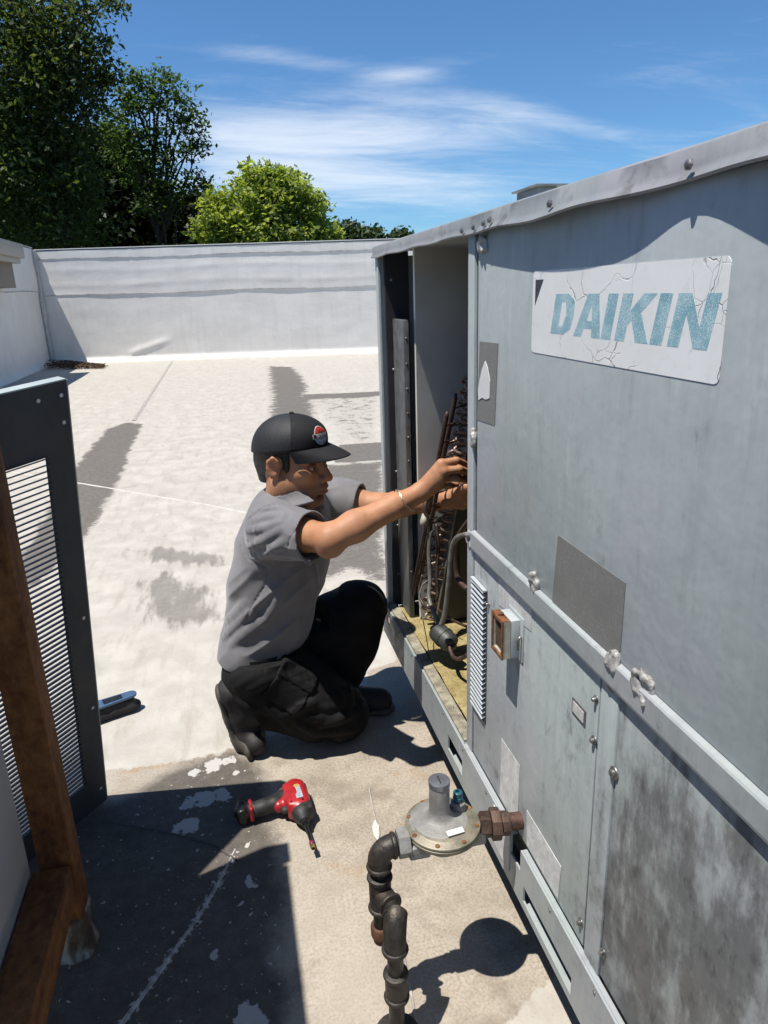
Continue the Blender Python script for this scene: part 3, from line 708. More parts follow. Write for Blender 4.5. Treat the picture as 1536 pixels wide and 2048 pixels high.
# -- doors and panels on the near side
fr = MB().box((X0-.004, YD-.036, ZR1+.002), (X0+.011, YD, ZT)).build('door_frame', paint_m, rt, bevel=.002)
m = MB(); m.box((X0+.002, YD-.05, .874), (X0+.011, YD-.0365, ZT)); m.build('door_gap', simple('gap_dark', (.05,.055,.06), .7), fr)
up = MB().box((X0-.002, Y0, .874), (X0+.011, YD-.051, ZT)).build('upper_door', paint_up, rt, bevel=.0025)
m = MB()
m.add([(x, y, z) for y in (Y0, YD-.038) for x, z in ((X0-.0005, .8735), (X0-.0080, .8710), (X0-.0100, .8685), (X0-.0100, .8375), (X0-.0090, .833), (X0-.0005, .833))],
      [(0,1,2,3,4,5), (6,7,8,9,10,11)]+[(i, (i+1) % 6, 6+(i+1) % 6, 6+i) for i in range(6)])
mr_ = m.build('middle_rail', paint('grey_paint_ledge', (.36,.395,.395), (.42,.455,.45), .5, .2, .3), rt)
ld_ = MB().box((X0-.001, YJ+.004, ZR1+.004), (X0+.011, YD-.038, .832)).build('lower_door', paint_lo, rt, bevel=.002)
js = MB().box((X0-.0025, YJ-.046, ZR1-.06), (X0+.011, YJ-.002, .832)).build('joint_strip', paint_lo, rt, bevel=.002)
rp = MB().box((X0+.0005, Y0, ZR1+.004), (X0+.011, YJ-.047, .832)).build('right_panel', paint_rt, rt, bevel=.002)
def fq(px, py, out=0): q = PX(px, py, X0); return (q[1], q[2])
def facebox(y0, y1, z0, z1, out, th, mat, name, parent, bevel=0, rnd=0):
    if rnd:
        pl = []
        for cy, cz, a in ((y1-rnd, z1-rnd, 0), (y0+rnd, z1-rnd, 90), (y0+rnd, z0+rnd, 180), (y1-rnd, z0+rnd, 270)):
            for k in range(6): an = R_(a+k*18); pl.append((cy+rnd*math.cos(an), cz+rnd*math.sin(an)))
        return MB().prism(pl, lambda a, b, h: (X0-h, a, b), out, out+th).build(name, mat, parent)
    return MB().box((X0-out-th, y0, z0), (X0-out, y1, z1)).build(name, mat, parent, bevel=bevel)
# brand plate: cracked white vinyl with worn sky-blue letters and a black corner flag
t = T('white_vinyl'); p = t.pos(); n = t.noise(9, 6, .6, p); w = t.map(p, (1, 1, 1.3))
wv = t.n('ShaderNodeVectorMath', {0: w, 1: t.n('ShaderNodeVectorMath', {0: t.noise(10, 4, .5, p, colr=True), 'Scale': .10}, operation='SCALE').outputs[0]}, operation='ADD').outputs[0]
cr = t.voro(9.5, wv, 'DISTANCE_TO_EDGE'); cr2 = t.voro(21, wv, 'DISTANCE_TO_EDGE')
gate = t.rng(t.noise(5, 3, .5, p), .46, .56); gate2 = t.rng(t.noise(8, 3, .5, t.map(p, (1,1,1), (0,0,0), (5,5,5))), .54, .6)
crk = t.math('MAXIMUM', t.math('MULTIPLY', t.rng(cr, .008, .003), gate), t.math('MULTIPLY', t.math('MULTIPLY', t.rng(cr2, .012, .005), gate2), .7))
c = t.mix(t.rng(n, .3, .7), (.90,.90,.875), (.98,.98,.96)); c = t.mix(t.rng(t.noise(60, 5, .6, p), .55, .7, 0, .35), c, (.78,.78,.75)); c = t.mix(t.math('MULTIPLY', crk, .8), c, (.34,.33,.32))
vinyl = t.set(col=c, rough=.5, nrm=t.bump(t.math('SUBTRACT', 1.0, crk), .6, .002), spec=.3)
by0, by1, bz0, bz1 = .612, 1.056, 1.2515, 1.371
bp = facebox(by0, by1, bz0, bz1, .0021, .0006, vinyl, 'brand_plate', up, rnd=.008)
t = T('worn_blue_print'); p = t.pos(); n = t.noise(620, 3, .65, p); n2 = t.noise(30, 5, .6, p)
c = t.mix(t.rng(n2, .35, .65), (.21,.45,.53), (.31,.57,.65)); c = t.mix(t.rng(t.math('ADD', n, t.math('MULTIPLY', n2, .25)), .62, .74, 0, .85), c, (.82,.87,.86))
blue_m = t.set(col=c, rough=.55)
LET = {'D': ([(0,0),(.48,0),(.72,.16),(.76,.5),(.72,.84),(.48,1),(0,1)], [(.27,.2),(.27,.8),(.42,.8),(.49,.5),(.42,.2)]),
       'A': ([(0,0),(.26,0),(.32,.2),(.56,.2),(.60,0),(.88,0),(.62,1),(.28,1)], [(.37,.38),(.53,.38),(.45,.76)]),
       'I': ([(0,0),(.28,0),(.28,1),(0,1)], None),
       'K': ([(0,0),(.27,0),(.27,.34),(.36,.45),(.56,0),(.88,0),(.56,.62),(.86,1),(.54,1),(.27,.64),(.27,1),(0,1)], None),
       'N': ([(0,0),(.25,0),(.25,.62),(.55,0),(.82,0),(.82,1),(.57,1),(.57,.40),(.27,1),(0,1)], None)}
def letters(text, y_start, y_end, zb_, zt_, out, mat, parent, shear=.10):
    adv = {'D': .86, 'A': .90, 'I': .40, 'K': .92, 'N': .90}; tot = sum(adv[c] for c in text); sc = (y_start-y_end)/tot; u = 0
    for ch in text:
        outer, hole = LET[ch]; m = MB()
        fn = lambda a, b, h, u=u: (X0-h, y_start-(u+a)*sc-b*shear*sc*0-b*shear*(zt_-zb_), zb_+b*(zt_-zb_))
        if hole:
            # bridge the counter with a zero-width cut so the letter is one ring
            cv = bpy.data.curves.new('tmp', 'CURVE'); cv.dimensions = '2D'; cv.fill_mode = 'BOTH'; cv.extrude = .0002
            for pts in (outer, hole):
                spn = cv.splines.new('POLY'); spn.points.add(len(pts)-1); spn.use_cyclic_u = True
                for i, (a, b) in enumerate(pts): spn.points[i].co = (a, b, 0, 1)
            ob = bpy.data.objects.new('tmp', cv); col.objects.link(ob); dg = bpy.context.evaluated_depsgraph_get(); me = bpy.data.meshes.new_from_object(ob.evaluated_get(dg))
            bpy.data.objects.remove(ob)
            m.add([fn(v.co.x, v.co.y, out+.0001+(.0001 if v.co.z > 0 else -.0001)) for v in me.vertices], [tuple(q.vertices) for q in me.polygons])
        else: m.prism(outer, fn, out, out+.0002)
        m.build('letter', mat, parent); u += adv[ch]
letters("DAIKIN", .990, .628, 1.283, 1.338, .00265, blue_m, bp, .26)
MB().prism([(1.047,1.3585),(1.047,1.321),(1.019,1.3585)], lambda a, b, h: (X0-h, a, b), .0026, .0029).build('corner_flag', simple('black_print', (.05,.05,.055), .5), bp)
# scratched grey foil patch, older small patch with a torn white sticker
t = T('grey_foil'); p = t.pos(); n = t.noise(300, 4, .6, p); s1 = t.noise(30, 5, .6, t.map(p, (1, 14, .8), (.35,0,0))); s2 = t.noise(30, 5, .6, t.map(p, (1, .8, 14), (.1,0,0)))
c = t.mix(t.rng(n, .35, .65), (.22,.22,.205), (.27,.27,.255)); c = t.mix(t.math('MAXIMUM', t.rng(s1, .58, .66, 0, .45), t.rng(s2, .60, .68, 0, .5)), c, (.42,.42,.40)); c = t.mix(t.rng(t.noise(12, 6, .6, p), .5, .7, 0, .5), c, (.2,.2,.19))
foil = t.set(col=c, rough=.6, metal=.15)
MB().prism([(.938,.988),(.948,.8745),(.760,.8745),(.747,.892),(.747,.987)], lambda a, b, h: (X0-h, a, b), .0022, .0030).build('foil_patch', foil, up)
pp = MB().prism([(1.289,1.254),(1.300,1.105),(1.207,1.110),(1.196,1.256)], lambda a, b, h: (X0-h, a, b), .0022, .0030).build('worn_patch', foil, up)
MB().prism([fq(*q) for q in [(974,722),(979,735),(984,762),(983,796),(975,799),(968,795),(961,800),(960,780),(963,760),(968,738)]], lambda a, b, h: (X0-h, a, b), .0032, .0042).build('torn_sticker', simple('paper_white', (.82,.82,.80), .7, var=.04), pp)
# printed labels, small plate
t = T('faded_label'); p = t.pos(); n = t.noise(25, 6, .62, p); ln2 = t.n('ShaderNodeTexWave', {'Vector': t.map(p, (0, .15, 1)), 'Scale': 62, 'Distortion': 1.2, 'Detail': 3}, wave_type='BANDS', bands_direction='Z').outputs[1]
tx = t.math('MULTIPLY', t.rng(ln2, .55, .7), t.rng(t.noise(150, 3, .6, t.map(p, (1, 1, .5))), .42, .55)); c = t.mix(t.math('MULTIPLY', tx, .55), t.mix(t.rng(n, .3, .7), (.66,.67,.66), (.86,.86,.85)), (.30,.31,.32))
lab_m = t.set(col=t.mix(t.rng(t.noise(60, 6, .7, p), .55, .66, 0, .6), c, (.36,.38,.40)), rough=.6)
MB().prism([(1.175,.8315),(1.173,.768),(1.024,.784),(1.026,.8315)][::1], lambda a, b, h: (X0-h, a, b), .0012, .0019).build('label', lab_m, ld_)
MB().prism([(1.146,.488),(1.150,.348),(1.057,.348),(1.055,.489)], lambda a, b, h: (X0-h, a, b), .0012, .0019).build('label', lab_m, ld_)
MB().prism([(1.018,.420),(1.012,.346),(.882,.346),(.876,.420)], lambda a, b, h: (X0-h, a, b), .0012, .0019).build('label', lab_m, ld_)
MB().box((X0-.0160, 1.062, .240), (X0-.0143, 1.148, .330)).build('label', lab_m, rail)
MB().box((X0-.0025, .826, .724), (X0-.0012, .868, .750)).build('tag_backing', simple('tag_dark', (.12,.12,.125), .6), ld_)
MB().box((X0-.0036, .830, .728), (X0-.0026, .864, .746)).build('tag', simple('tag_metal', (.72,.71,.68), .5, .2, .2, 80), ld_)
# louvre vent on the lower door
vy0, vy1, vz0, vz1 = 1.238, 1.312, .466, .764; nl = 26
m = MB(); m.box((X0-.0025, vy0-.003, vz0-.004), (X0-.0012, vy1+.003, vz1+.006)); vent = m.build('louvre_vent', simple('vent_dark', (.06,.065,.07), .6), ld_)
shape = MB()
shape.add([(0,0,.0040),(-.0075,0,-.0005),(-.0080,0,-.0016),(0,0,.0026)]+[(0,-(vy1-vy0),.0040),(-.0075,-(vy1-vy0),-.0005),(-.0080,-(vy1-vy0),-.0016),(0,-(vy1-vy0),.0026)], [(0,1,2,3),(4,7,6,5),(0,4,5,1),(1,5,6,2),(2,6,7,3),(3,7,4,0)])
lou_me = shape.mesh(None, 'louvre'); lou_me.materials.append(paint_m)
for i in range(nl):
    o = bpy.data.objects.new('louvre', lou_me); col.objects.link(o); o.parent = vent
    o.location = Vector((X0-.0026, vy1, vz0+.010+(vz1-vz0-.008)*i/(nl-1)))-Vector((1.1,1.0,0))
MB().box((X0-.0105, vy0-.003, vz1+.0045), (X0-.0026, vy1+.002, vz1+.008)).build('louvre_hood', paint_m, vent)
# rusty-rimmed lamp box
rust = simple('rust', (.20,.075,.025), .85, 0, .45, 70, .6, 160, .003, dirt=(.34,.19,.09))
cream = simple('lamp_cream', (.50,.47,.38), .6, 0, .15, 50, dirt=(.3,.15,.06))
ly0, ly1, lz0, lz1 = 1.066, 1.117, .712, .786
lb = MB().box((X0-.0035, ly0-.012, lz0-.006), (X0-.0012, ly1+.004, lz1+.006)).build('lamp_plate', paint_m, ld_, bevel=.0008)
MB().box((X0-.021, ly0, lz0), (X0-.0036, ly1, lz1)).build('lamp_box', paint_m, lb, bevel=.002)
fw0 = X0-.035
plate([ly0, ly0+.007, ly1-.007, ly1], [lz0, lz0+.007, lz1-.007, lz1], {(1,1)}, fw0, X0-.0215).build('lamp_cover', cream, lb)
plate([ly0-.001, ly0+.005, ly1-.005, ly1+.001], [lz0-.001, lz0+.005, lz1-.005, lz1+.001], {(1,1)}, fw0-.003, fw0-.0002).build('rusty_rim', rust, lb)
MB().box((X0-.0365, ly0, lz1), (X0-.0225, ly1, lz1+.0012)).build('rusty_top', rust, lb)
MB().lathe([(.006,0),(.006,.004),(.002,.006)], (X0-.030, ly0+.028, lz1+.0012), (0,0,1), 10).build('rusty_bolt', rust, lb, 40)
m = MB()
for i in range(9):
    a = ly0+.008+i*.0044; m.tube([(fw0+.004, a, lz0+.009), (fw0+.004, min(ly1-.008, a+.02), lz1-.009)], .0008, 4)
    m.tube([(fw0+.005, a, lz1-.009), (fw0+.005, min(ly1-.008, a+.02), lz0+.009)], .0008, 4)
m.build('grille', simple('grille_rusty', (.10,.06,.035), .7), lb)
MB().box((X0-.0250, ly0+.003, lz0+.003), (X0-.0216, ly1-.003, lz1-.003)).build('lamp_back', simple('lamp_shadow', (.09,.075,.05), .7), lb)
m = MB(); m.tube([(X0-.006, ly0-.008, .758), (X0-.010, ly0-.008, .752), (X0-.010, ly0-.008, .732)], .0025, 8); m.build('clip', screw_m, lb, True)
# screws, latches
for (px, py, r, par) in [(1225,1368,.010,js),(1230,1545,.008,js),(1190,1480,.006,ld_),(1163,1845,.0065,ld_),(1208,1905,.006,js),(1194,1398,.005,ld_),(979,1208,.004,ld_),(1204,1327,.006,ld_)]:
    y, z = fq(px, py); m = MB(); m.lathe([(r*1.25,0),(r*1.2,.0015),(r*.7,.002),(r*.7,.0055),(r*.45,.007),(.0006,.0072)], (X0-.001, y, z), (-1,0,0), 12); m.build('screw', screw_m, par, 40)

# -- sealant blobs squeezed from the joints: lumpy rings with a dark hollow
def blob(y, z, sx, sz, seed, parent, hollow=True, dep=.012):
    r = np.random.default_rng(seed); c = np.array([X0-.002, y, z]); R_m = max(sx, sz)*1.8
    f = SDF(c-[.03, R_m, R_m], c+[.012, R_m, R_m], .0016); ph = r.uniform(0, 6.28, 3); P = []
    for k in range(13):
        a = 2*math.pi*k/12; q = 1+.25*math.sin(2*a+ph[0])+.15*math.sin(3*a+ph[1]); P.append(c+np.array([-.003-.003*math.sin(a+ph[2]), sx*.85*q*math.cos(a), sz*.95*q*math.sin(a)]))
    f.chain(P, [.0040+.0013*math.sin(k*1.7+ph[0]) for k in range(13)], .005)
    if not hollow: f.ell(c, (.009, sx*.95, sz*.95), None, .006)
    else: f.ell(c, (.0035, sx*.95, sz*1.0), None, .004)
    f.cone(c+[-.004, 0, sz*.6], c+[-.007, sx*.15, sz*1.25], .0045, .0022, .004); f.cone(c+[-.005, -sx*.3, -sz*.5], c+[-.009, -sx*.8, -sz*.9], .0045, .0025, .004)
    f.disp(lambda P_: (fbm(P_*120, 3, seed)-.5)*.006, .012); f.plane((X0+.004, y, z), (1,0,0))
    return sculpt(f, 'sealant_blob', seal_m, parent, 1)
for i, (px, py, sx, sz, hl, par) in enumerate([(972,490,.011,.012,False,fr),(952,876,.009,.013,True,fr),(946,1078,.013,.015,True,fr),(1075,1166,.010,.013,True,mr_),(1234,1320,.011,.012,False,mr_),(1295,1372,.014,.020,True,mr_)]):
    y, z = fq(px, py); b = blob(y, z, sx, sz, 20+i, par, hl, .011 if hl else .010)
    if i == 7:
        m = MB(); m.tube([(X0-.018, y-.4*sx, z-sz*.6), (X0-.027, y-.3*sx, z-sz*1.0), (X0-.026, y-.35*sx, z-sz*1.35), (X0-.0255, y-.3*sx, z-sz*1.9)], [.006,.005,.0035,.001], 8); m.build('sealant_drip', seal_m, b, True)

# -- inside the open bay: leaning coil with headers and return bends, tubing, drier
copper = simple('dirty_copper', (.095,.060,.048), .5, .4, .35, 60, dirt=(.05,.04,.035)); bendm = simple('bend_copper', (.34,.25,.20), .45, .4, .3, 60)
greytube = simple('grey_tube', (.20,.19,.175), .55, .2, .3, 50)
fin_m = T('coil_fins'); fp = fin_m.obj(); fz = fin_m.n('ShaderNodeTexWave', {'Vector': fp, 'Scale': 90, 'Distortion': .3}, bands_direction='X').outputs[1]
fin_m = fin_m.set(col=fin_m.mix(fz, (.03,.03,.03), (.12,.115,.11)), rough=.6, metal=.3)
CB = np.array([.552, 1.945, ZR1+.02]); CT = PY(945, 765, 1.86)
cdv = (CT-CB); CL = np.linalg.norm(cdv); cdv /= CL
cn = np.cross(cdv, [1,0,0]); cn /= np.linalg.norm(cn)
if cn[1] > 0: cn = -cn
m = MB(); cen = CB+cdv*CL*.5+np.array([.42,0,0])+cn*-.03
coil = m.obox(cen, (.40,0,0), cdv*CL*.5, cn*.028).build('coil', fin_m, rt)
m = MB(); m.obox(CB+cdv*CL*.5+np.array([.018,0,0])-cn*.03, (.0015,0,0), cdv*CL*.505, cn*.036).build('coil_end_plate', galv, coil)
bend = MB(); bend.tube([(.012,0,-.011),(0,0,-.011)]+[(-.024*math.sin(a)-.004, 0, -.011*math.cos(a)) for a in np.linspace(0, math.pi, 9)]+[(0,0,.011),(.012,0,.011)], .0045, 8)
bend_me = bend.mesh(None, 'bend'); bend_me.materials.append(bendm); bend_me.shade_smooth()
nb = 25
rotm = Matrix((Vector((1,0,0)), Vector(cn), Vector(cdv))).transposed()
for kk, off in ((0, -.012), (1, -.048)):
    for i in range(nb):
        c0 = CB+cdv*(CL*(i+.5+.5*kk*.6)/nb)+cn*off+np.array([.014,0,0])
        o = bpy.data.objects.new('return_bend', bend_me); col.objects.link(o); o.parent = coil
        o.matrix_local = Matrix.Translation(Vector(c0)-Vector((1.1,1.0,0))) @ rotm.to_4x4() @ Matrix.Rotation(.55*(-1)**kk, 4, 'X')
for (a, b, Y) in [((893,832),(826,1188),1.90),((910,796),(838,1170),1.93)]:
    A = PY(*a, 1.79); B = PY(*b, 1.99); h = MB().tube([A+(A-B)*.02, A, B, B-(A-B)*.01], [.003,.0065,.0065,.003], 10).build('header_pipe', copper, coil, True)
    for i in range(12):
        q = B+(A-B)*(i+.4)/12; MB().tube([q, q+np.array([.018,-.004,.006]), q+np.array([.038,.02,.004])], .0025, 6).build('feeder', copper, h, True)
def btube(pts, Ys, r, name, mat, n=40):
    P = [PY(x, y, Y) for (x, y), Y in zip(pts, Ys)]; out = []
    for i in range(len(P)-1):
        p0 = P[max(i-1,0)]; p1 = P[i]; p2 = P[i+1]; p3 = P[min(i+2, len(P)-1)]
        for s in np.linspace(0, 1, 7)[:-1]:
            out.append(.5*((2*p1)+(-p0+p2)*s+(2*p0-5*p1+4*p2-p3)*s*s+(-p0+3*p1-3*p2+p3)*s**3))
    out.append(P[-1]); return MB().tube(out, r, 10).build(name, mat, rt, True)
btube([(945,1068),(928,1070),(912,1078),(904,1100),(898,1160),(890,1225),(882,1250)], [1.52,1.55,1.58,1.60,1.62,1.64,1.65], .0068, 'suction_pipe', greytube)
btube([(940,1040),(925,1060),(914,1085),(913,1130),(917,1160),(935,1178)], [1.55,1.60,1.62,1.63,1.62,1.58], .0075, 'looped_pipe', copper)
btube([(862,1060),(858,1100),(860,1160),(858,1198),(872,1235),(884,1262)], [1.83,1.83,1.82,1.80,1.74,1.70], .0062, 'liquid_pipe', greytube)
btube([(872,1048),(876,1090),(873,1150),(875,1190),(868,1205)], [1.85,1.84,1.83,1.82,1.82], .006, 'bypass_pipe', copper)
btube([(860,1058),(855,1040),(850,1010),(862,985)], [1.83,1.83,1.84,1.86], .007, 'elbow_pipe', copper)
btube([(898,1290),(905,1312),(920,1318),(940,1306)], [1.66,1.62,1.58,1.55], .0055, 'drain_tube', copper)
btube([(858,1306),(848,1250),(838,1200),(846,1168),(868,1158),(885,1160)], [1.74,1.77,1.82,1.84,1.84,1.80], .0014, 'loose_wire', greytube)
btube([(845,1150),(838,1185),(850,1212),(880,1222),(905,1240),(940,1256)], [1.93,1.92,1.88,1.80,1.72,1.62], .004, 'capillary_tube', copper)
q = PY(884, 1278, 1.68); m = MB(); ax = np.array([.35,-.75,-.25]); ax /= np.linalg.norm(ax)
dr = m.lathe([(0.0008, -0.048), (0.0098, -0.0464), (0.0115, -0.04), (0.0246, -0.0344), (0.0279, -0.024), (0.0279, -0.0048), (0.0297, -0.004), (0.0297, 0.004), (0.0279, 0.0048), (0.0279, 0.0208), (0.0246, 0.032), (0.0148, 0.0376), (0.0082, 0.0392), (0.0082, 0.0464), (0.0008, 0.0472)], q+np.array([.01,.015,-.004]), ax, 28).build('filter_drier', simple('drier_grey', (.055,.06,.057), .5, .2, .25, 30), rt, 45)
m = MB(); m.tube([PY(852,1030,1.84), PY(846,1046,1.83), PY(842,1052,1.83)], [.012,.010,.003], 10); m.build('thermostat_bulb', simple('bulb_beige', (.42,.40,.33), .6), rt, True)
# ================================================================== PROPS
# ---- gas line with pressure regulator
iron = simple('black_iron', (.030,.027,.025), .42, .35, .45, 40, .35, 120, .002, dirt=(.085,.065,.05))
iron2 = simple('malleable_iron', (.045,.038,.033), .5, .35, .4, 35, .5, 140, .003, dirt=(.10,.075,.055))
rustpipe = simple('rusty_pipe', (.11,.055,.038), .65, .3, .45, 55, .6, 150, .003, dirt=(.22,.09,.05))
castm = simple('cast_aluminium', (.30,.295,.28), .6, .2, .2, 30, .5, 240, .002, dirt=(.22,.21,.19))
yell = simple('yellowed_zinc', (.27,.245,.185), .5, .35, .25, 35, .3, 160, .002, dirt=(.24,.15,.07))
pz, pyy = .374, 1.052; rc = np.array([.322, 1.066, pz+.012])
gl = thing('gas_line', (.21, .98, 0), 'black iron gas pipe with round grey pressure regulator beside the unit', 'gas pipe')
m = MB(); m.tube([(X0+.04, pyy-.012, pz), (.415, pyy-.002, pz)], .0165, 18); m.build('rusty_nipple', rustpipe, gl, 40)
m = MB(); ax = np.array([-1., .16, 0])
m.lathe([(.0205,0),(.0225,.003),(.0225,.016),(.0205,.017)], (.448, pyy-.008, pz), ax, 8); m.lathe([(.029,.0),(.030,.002),(.030,.016),(.029,.018)], (.430, pyy-.005, pz), ax, 8); m.lathe([(.023,0),(.0245,.002),(.0245,.018),(.022,.020)], (.411, pyy-.002, pz), ax, 6)
m.build('union', simple('union_rust', (.10,.062,.045), .6, .4, .4, 60, .5, 150, .003, dirt=(.17,.09,.06)), gl, 35)
# regulator
body = MB().lathe([(.030,-.052),(.036,-.050),(.040,-.040),(.050,-.028),(.060,-.020),(.064,-.016)], rc, (0,0,1), 40).build('regulator_body', castm, gl, 40)
m = MB(); m.lathe([(.062,-.0165),(.0705,-.0155),(.0715,-.012),(.0715,-.0085),(.070,-.0075),(.070,-.006),(.0715,-.005),(.0712,-.0015),(.069,0),(.060,.0012),(.0575,.003),(.056,.0035)], rc, (0,0,1), 64); fl_ = m.build('regulator_flange', yell, body, 35)
m = MB(); m.lathe([(.058,.001),(.0555,.0026),(.050,.0046),(.040,.0072),(.030,.0092),(.0265,.0110),(.0235,.0150),(.0205,.021),(.0195,.028),(.0193,.086),(.0188,.0875),(.0185,.0895),(.0002,.0895)], rc+np.array([-.004,.006,0]), (0,0,1), 48); dome = m.build('regulator_dome', castm, body, 40)
tz = rc+np.array([-.004,.006,0])
m = MB(); m.lathe([(.0200,.079),(.0203,.080),(.0203,.0895),(.0195,.0905),(.0165,.0907),(.0002,.0907)], tz, (0,0,1), 40); m.build('tower_cap', simple('cap_zinc', (.33,.34,.38), .35, .7, .1, 60), dome, 35)
MB().box((tz[0]-.0012, tz[1]-.011, tz[2]+.0905), (tz[0]+.0012, tz[1]+.011, tz[2]+.0915)).build('slot', simple('slot_dark', (.02,.02,.02), .6), dome)
vp = rc+np.array([.037,.020,.004]); m = MB(); m.lathe([(.0150,0),(.0145,.012),(.0140,.017),(.0118,.018),(.0118,.019)], vp, (0,0,1), 20); m.build('vent_boss', castm, dome, 40)
m = MB(); m.lathe([(.0085,.018),(.0085,.024),(.0098,.0245),(.0098,.029),(.0088,.030),(.0088,.040),(.0070,.0415),(.0045,.0415),(.0042,.036),(.0002,.036)], vp, (0,0,1), 20); m.build('vent_plug', simple('teal_plastic', (.02,.12,.17), .4, var=.2), dome, 40)
for a in range(8):
    th = a*math.pi/4+.35; q = rc+np.array([.0645*math.cos(th), .0645*math.sin(th), .0002]); m = MB(); m.lathe([(.0046,0),(.0046,.0016),(.003,.0026),(.0005,.003)], q, (0,0,1), 12); m.build('rusty_screw', rust, fl_, 40)
lq = rc+np.array([.012,-.040,.0058]); e1 = np.array([.98,.12,0]); e2 = np.array([-.1,.95,.16]); e2 /= np.linalg.norm(e2); nn = np.cross(e1, e2)
MB().obox(lq+nn*.0025, e1*.0165, e2*.0058, nn*.0012).build('white_tag', simple('tag_paper', (.78,.78,.75), .6, var=.04), dome)
m = MB(); m.box((rc[0]-.074, pyy-.024, pz-.030), (rc[0]-.034, pyy+.024, pz-.004)); m.build('inlet_boss', castm, body, bevel=.004)
m = MB(); m.box((rc[0]+.034, pyy-.021, pz-.028), (rc[0]+.076, pyy+.021, pz-.001)); m.build('outlet_boss', castm, body, bevel=.004)
m = MB(); m.lathe([(.026,0),(.0275,.002),(.0275,.020),(.026,.022)], (rc[0]-.070, pyy, pz-.006), (-1,0,0), 6); m.build('hex_boss', castm, body, 35)
# pipework
ex = .196; ez = pz-.008
def fitting(pts, r, rb, name, ends):
    """malleable fitting: swept body with beaded collars at its ends"""
    m = MB(); m.tube(pts, r, 22)
    for c, ax in ends: m.lathe([(rb-.003,-.001),(rb,.001),(rb+.0012,.004),(rb,.008),(rb-.003,.0095)], c, ax, 24)
    return m.build(name, iron2, gl, 45)
MB().tube([(rc[0]-.085, pyy, ez), (ex+.026, pyy, ez)], .0145, 18).build('nipple', rustpipe, gl, 40)
fitting(arc((ex+.026, pyy, ez-.028), (0,0,1), (-1,0,0), .028, 0, math.pi/2, 10)+[(ex-.002, pyy, ez-.036)], .0215, .0235, 'elbow', [((ex+.022, pyy, ez), (1,0,0)), ((ex-.002, pyy, ez-.036), (0,0,-1))])
xr = ex-.002
MB().tube([(xr, pyy, ez-.03), (xr, pyy, ez-.075)], .0148, 18).build('short_nipple', iron, gl, 40)
tzc = ez-.100
fitting([(xr, pyy, tzc+.036), (xr, pyy, tzc-.030)], .0212, .0235, 'tee', [((xr, pyy, tzc+.030), (0,0,1)), ((xr, pyy, tzc-.032), (0,0,-1))])
fitting([(xr, pyy, tzc), (xr+.012, pyy-.036, tzc)], .0200, .0225, 'tee_branch', [((xr+.010, pyy-.030, tzc), (.3,-.95,0))])
MB().tube([(xr, pyy, tzc-.03), (xr-.001, pyy, .175)], .0148, 18).build('drip_leg', iron, gl, 40)
m = MB(); m.lathe([(.0195,.162),(.0205,.166),(.0205,.184),(.0190,.187)], (xr-.001, pyy, 0), (0,0,1), 24); m.lathe([(.010,.146),(.016,.149),(.016,.162)], (xr-.001, pyy, 0), (0,0,1), 20); m.build('drip_cap', rustpipe, gl, 40)
x2, y2 = xr+.008, pyy-.072
MB().tube([(xr+.012, pyy-.036, tzc), (x2-.002, y2+.012, tzc)], .0148, 16).build('branch_nipple', iron, gl, 40)
fitting([(xr+.018, pyy-.054, tzc)]+[np.array([xr+.018,pyy-.054,tzc])*(1-s)+np.array([x2,y2-.006,tzc])*s-np.array([0,0,.030*(1-math.cos(s*math.pi/2))]) for s in np.linspace(.1, 1, 8)]+[(x2, y2-.008, tzc-.052)], .0215, .0238, 'elbow', [((x2, y2-.008, tzc-.050), (0,0,-1))])
y3 = y2-.008
MB().tube([(x2, y3, tzc-.04), (x2-.001, y3, .0)], .0150, 18).build('riser_pipe', iron, gl, 40)
fitting([(x2, y3, .150), (x2, y3, .105)], .0208, .0230, 'coupling', [((x2, y3, .148), (0,0,1)), ((x2, y3, .103), (0,0,-1))])
m = MB(); m.lathe([(.045,.0),(.043,.004),(.024,.007),(.0185,.018),(.0175,.019)], (x2-.001, y3, 0), (0,0,1), 28); m.build('floor_flange', iron2, gl, 40)

# ---- removed louvre panel leaning on the rusty post
pr = np.array([-.440, 1.822, .002]); pt = np.array([-.328, 1.628, 1.192]); up_ = pt-pr; PLen = np.linalg.norm(up_); up_ /= PLen
u_ = np.array([-.62, -.78, .02]); u_ -= up_*u_.dot(up_); u_ /= np.linalg.norm(u_); pn = np.cross(u_, up_); pn /= np.linalg.norm(pn)
if pn[0] < 0: pn = -pn
PW = .58
dark_panel = paint('dark_panel_back', (.052,.060,.068), (.068,.078,.086), .2, 0, .2, .5)
lp = thing('louvre_panel', tuple(pr), 'dark grey sheet metal louvre panel taken off and leaned at the left', 'panel')
def pp_(a, b, c=0): return pr+u_*a+up_*b+pn*c
s0, s1, b0, b1 = .072, PW-.07, .105, PLen-.155
def sheet(cells, c0, c1, name, mat, parent):
    m = MB()
    for a0, a1, q0, q1 in cells: m.obox(pp_((a0+a1)/2, (q0+q1)/2, (c0+c1)/2), u_*(a1-a0)/2, up_*(q1-q0)/2, pn*(c1-c0)/2)
    return m.build(name, mat, parent)
fr_ = sheet([(0, s0, 0, PLen)], -.0015, .0015, 'side_sheet', dark_panel, lp)
sheet([(s1, PW, 0, PLen)], -.0015, .0015, 'side_sheet', dark_panel, lp)
sheet([(s0, s1, 0, b0)], -.0015, .0015, 'bottom_sheet', dark_panel, lp); sheet([(s0, s1, b1, PLen)], -.0015, .0015, 'top_sheet', dark_panel, lp)
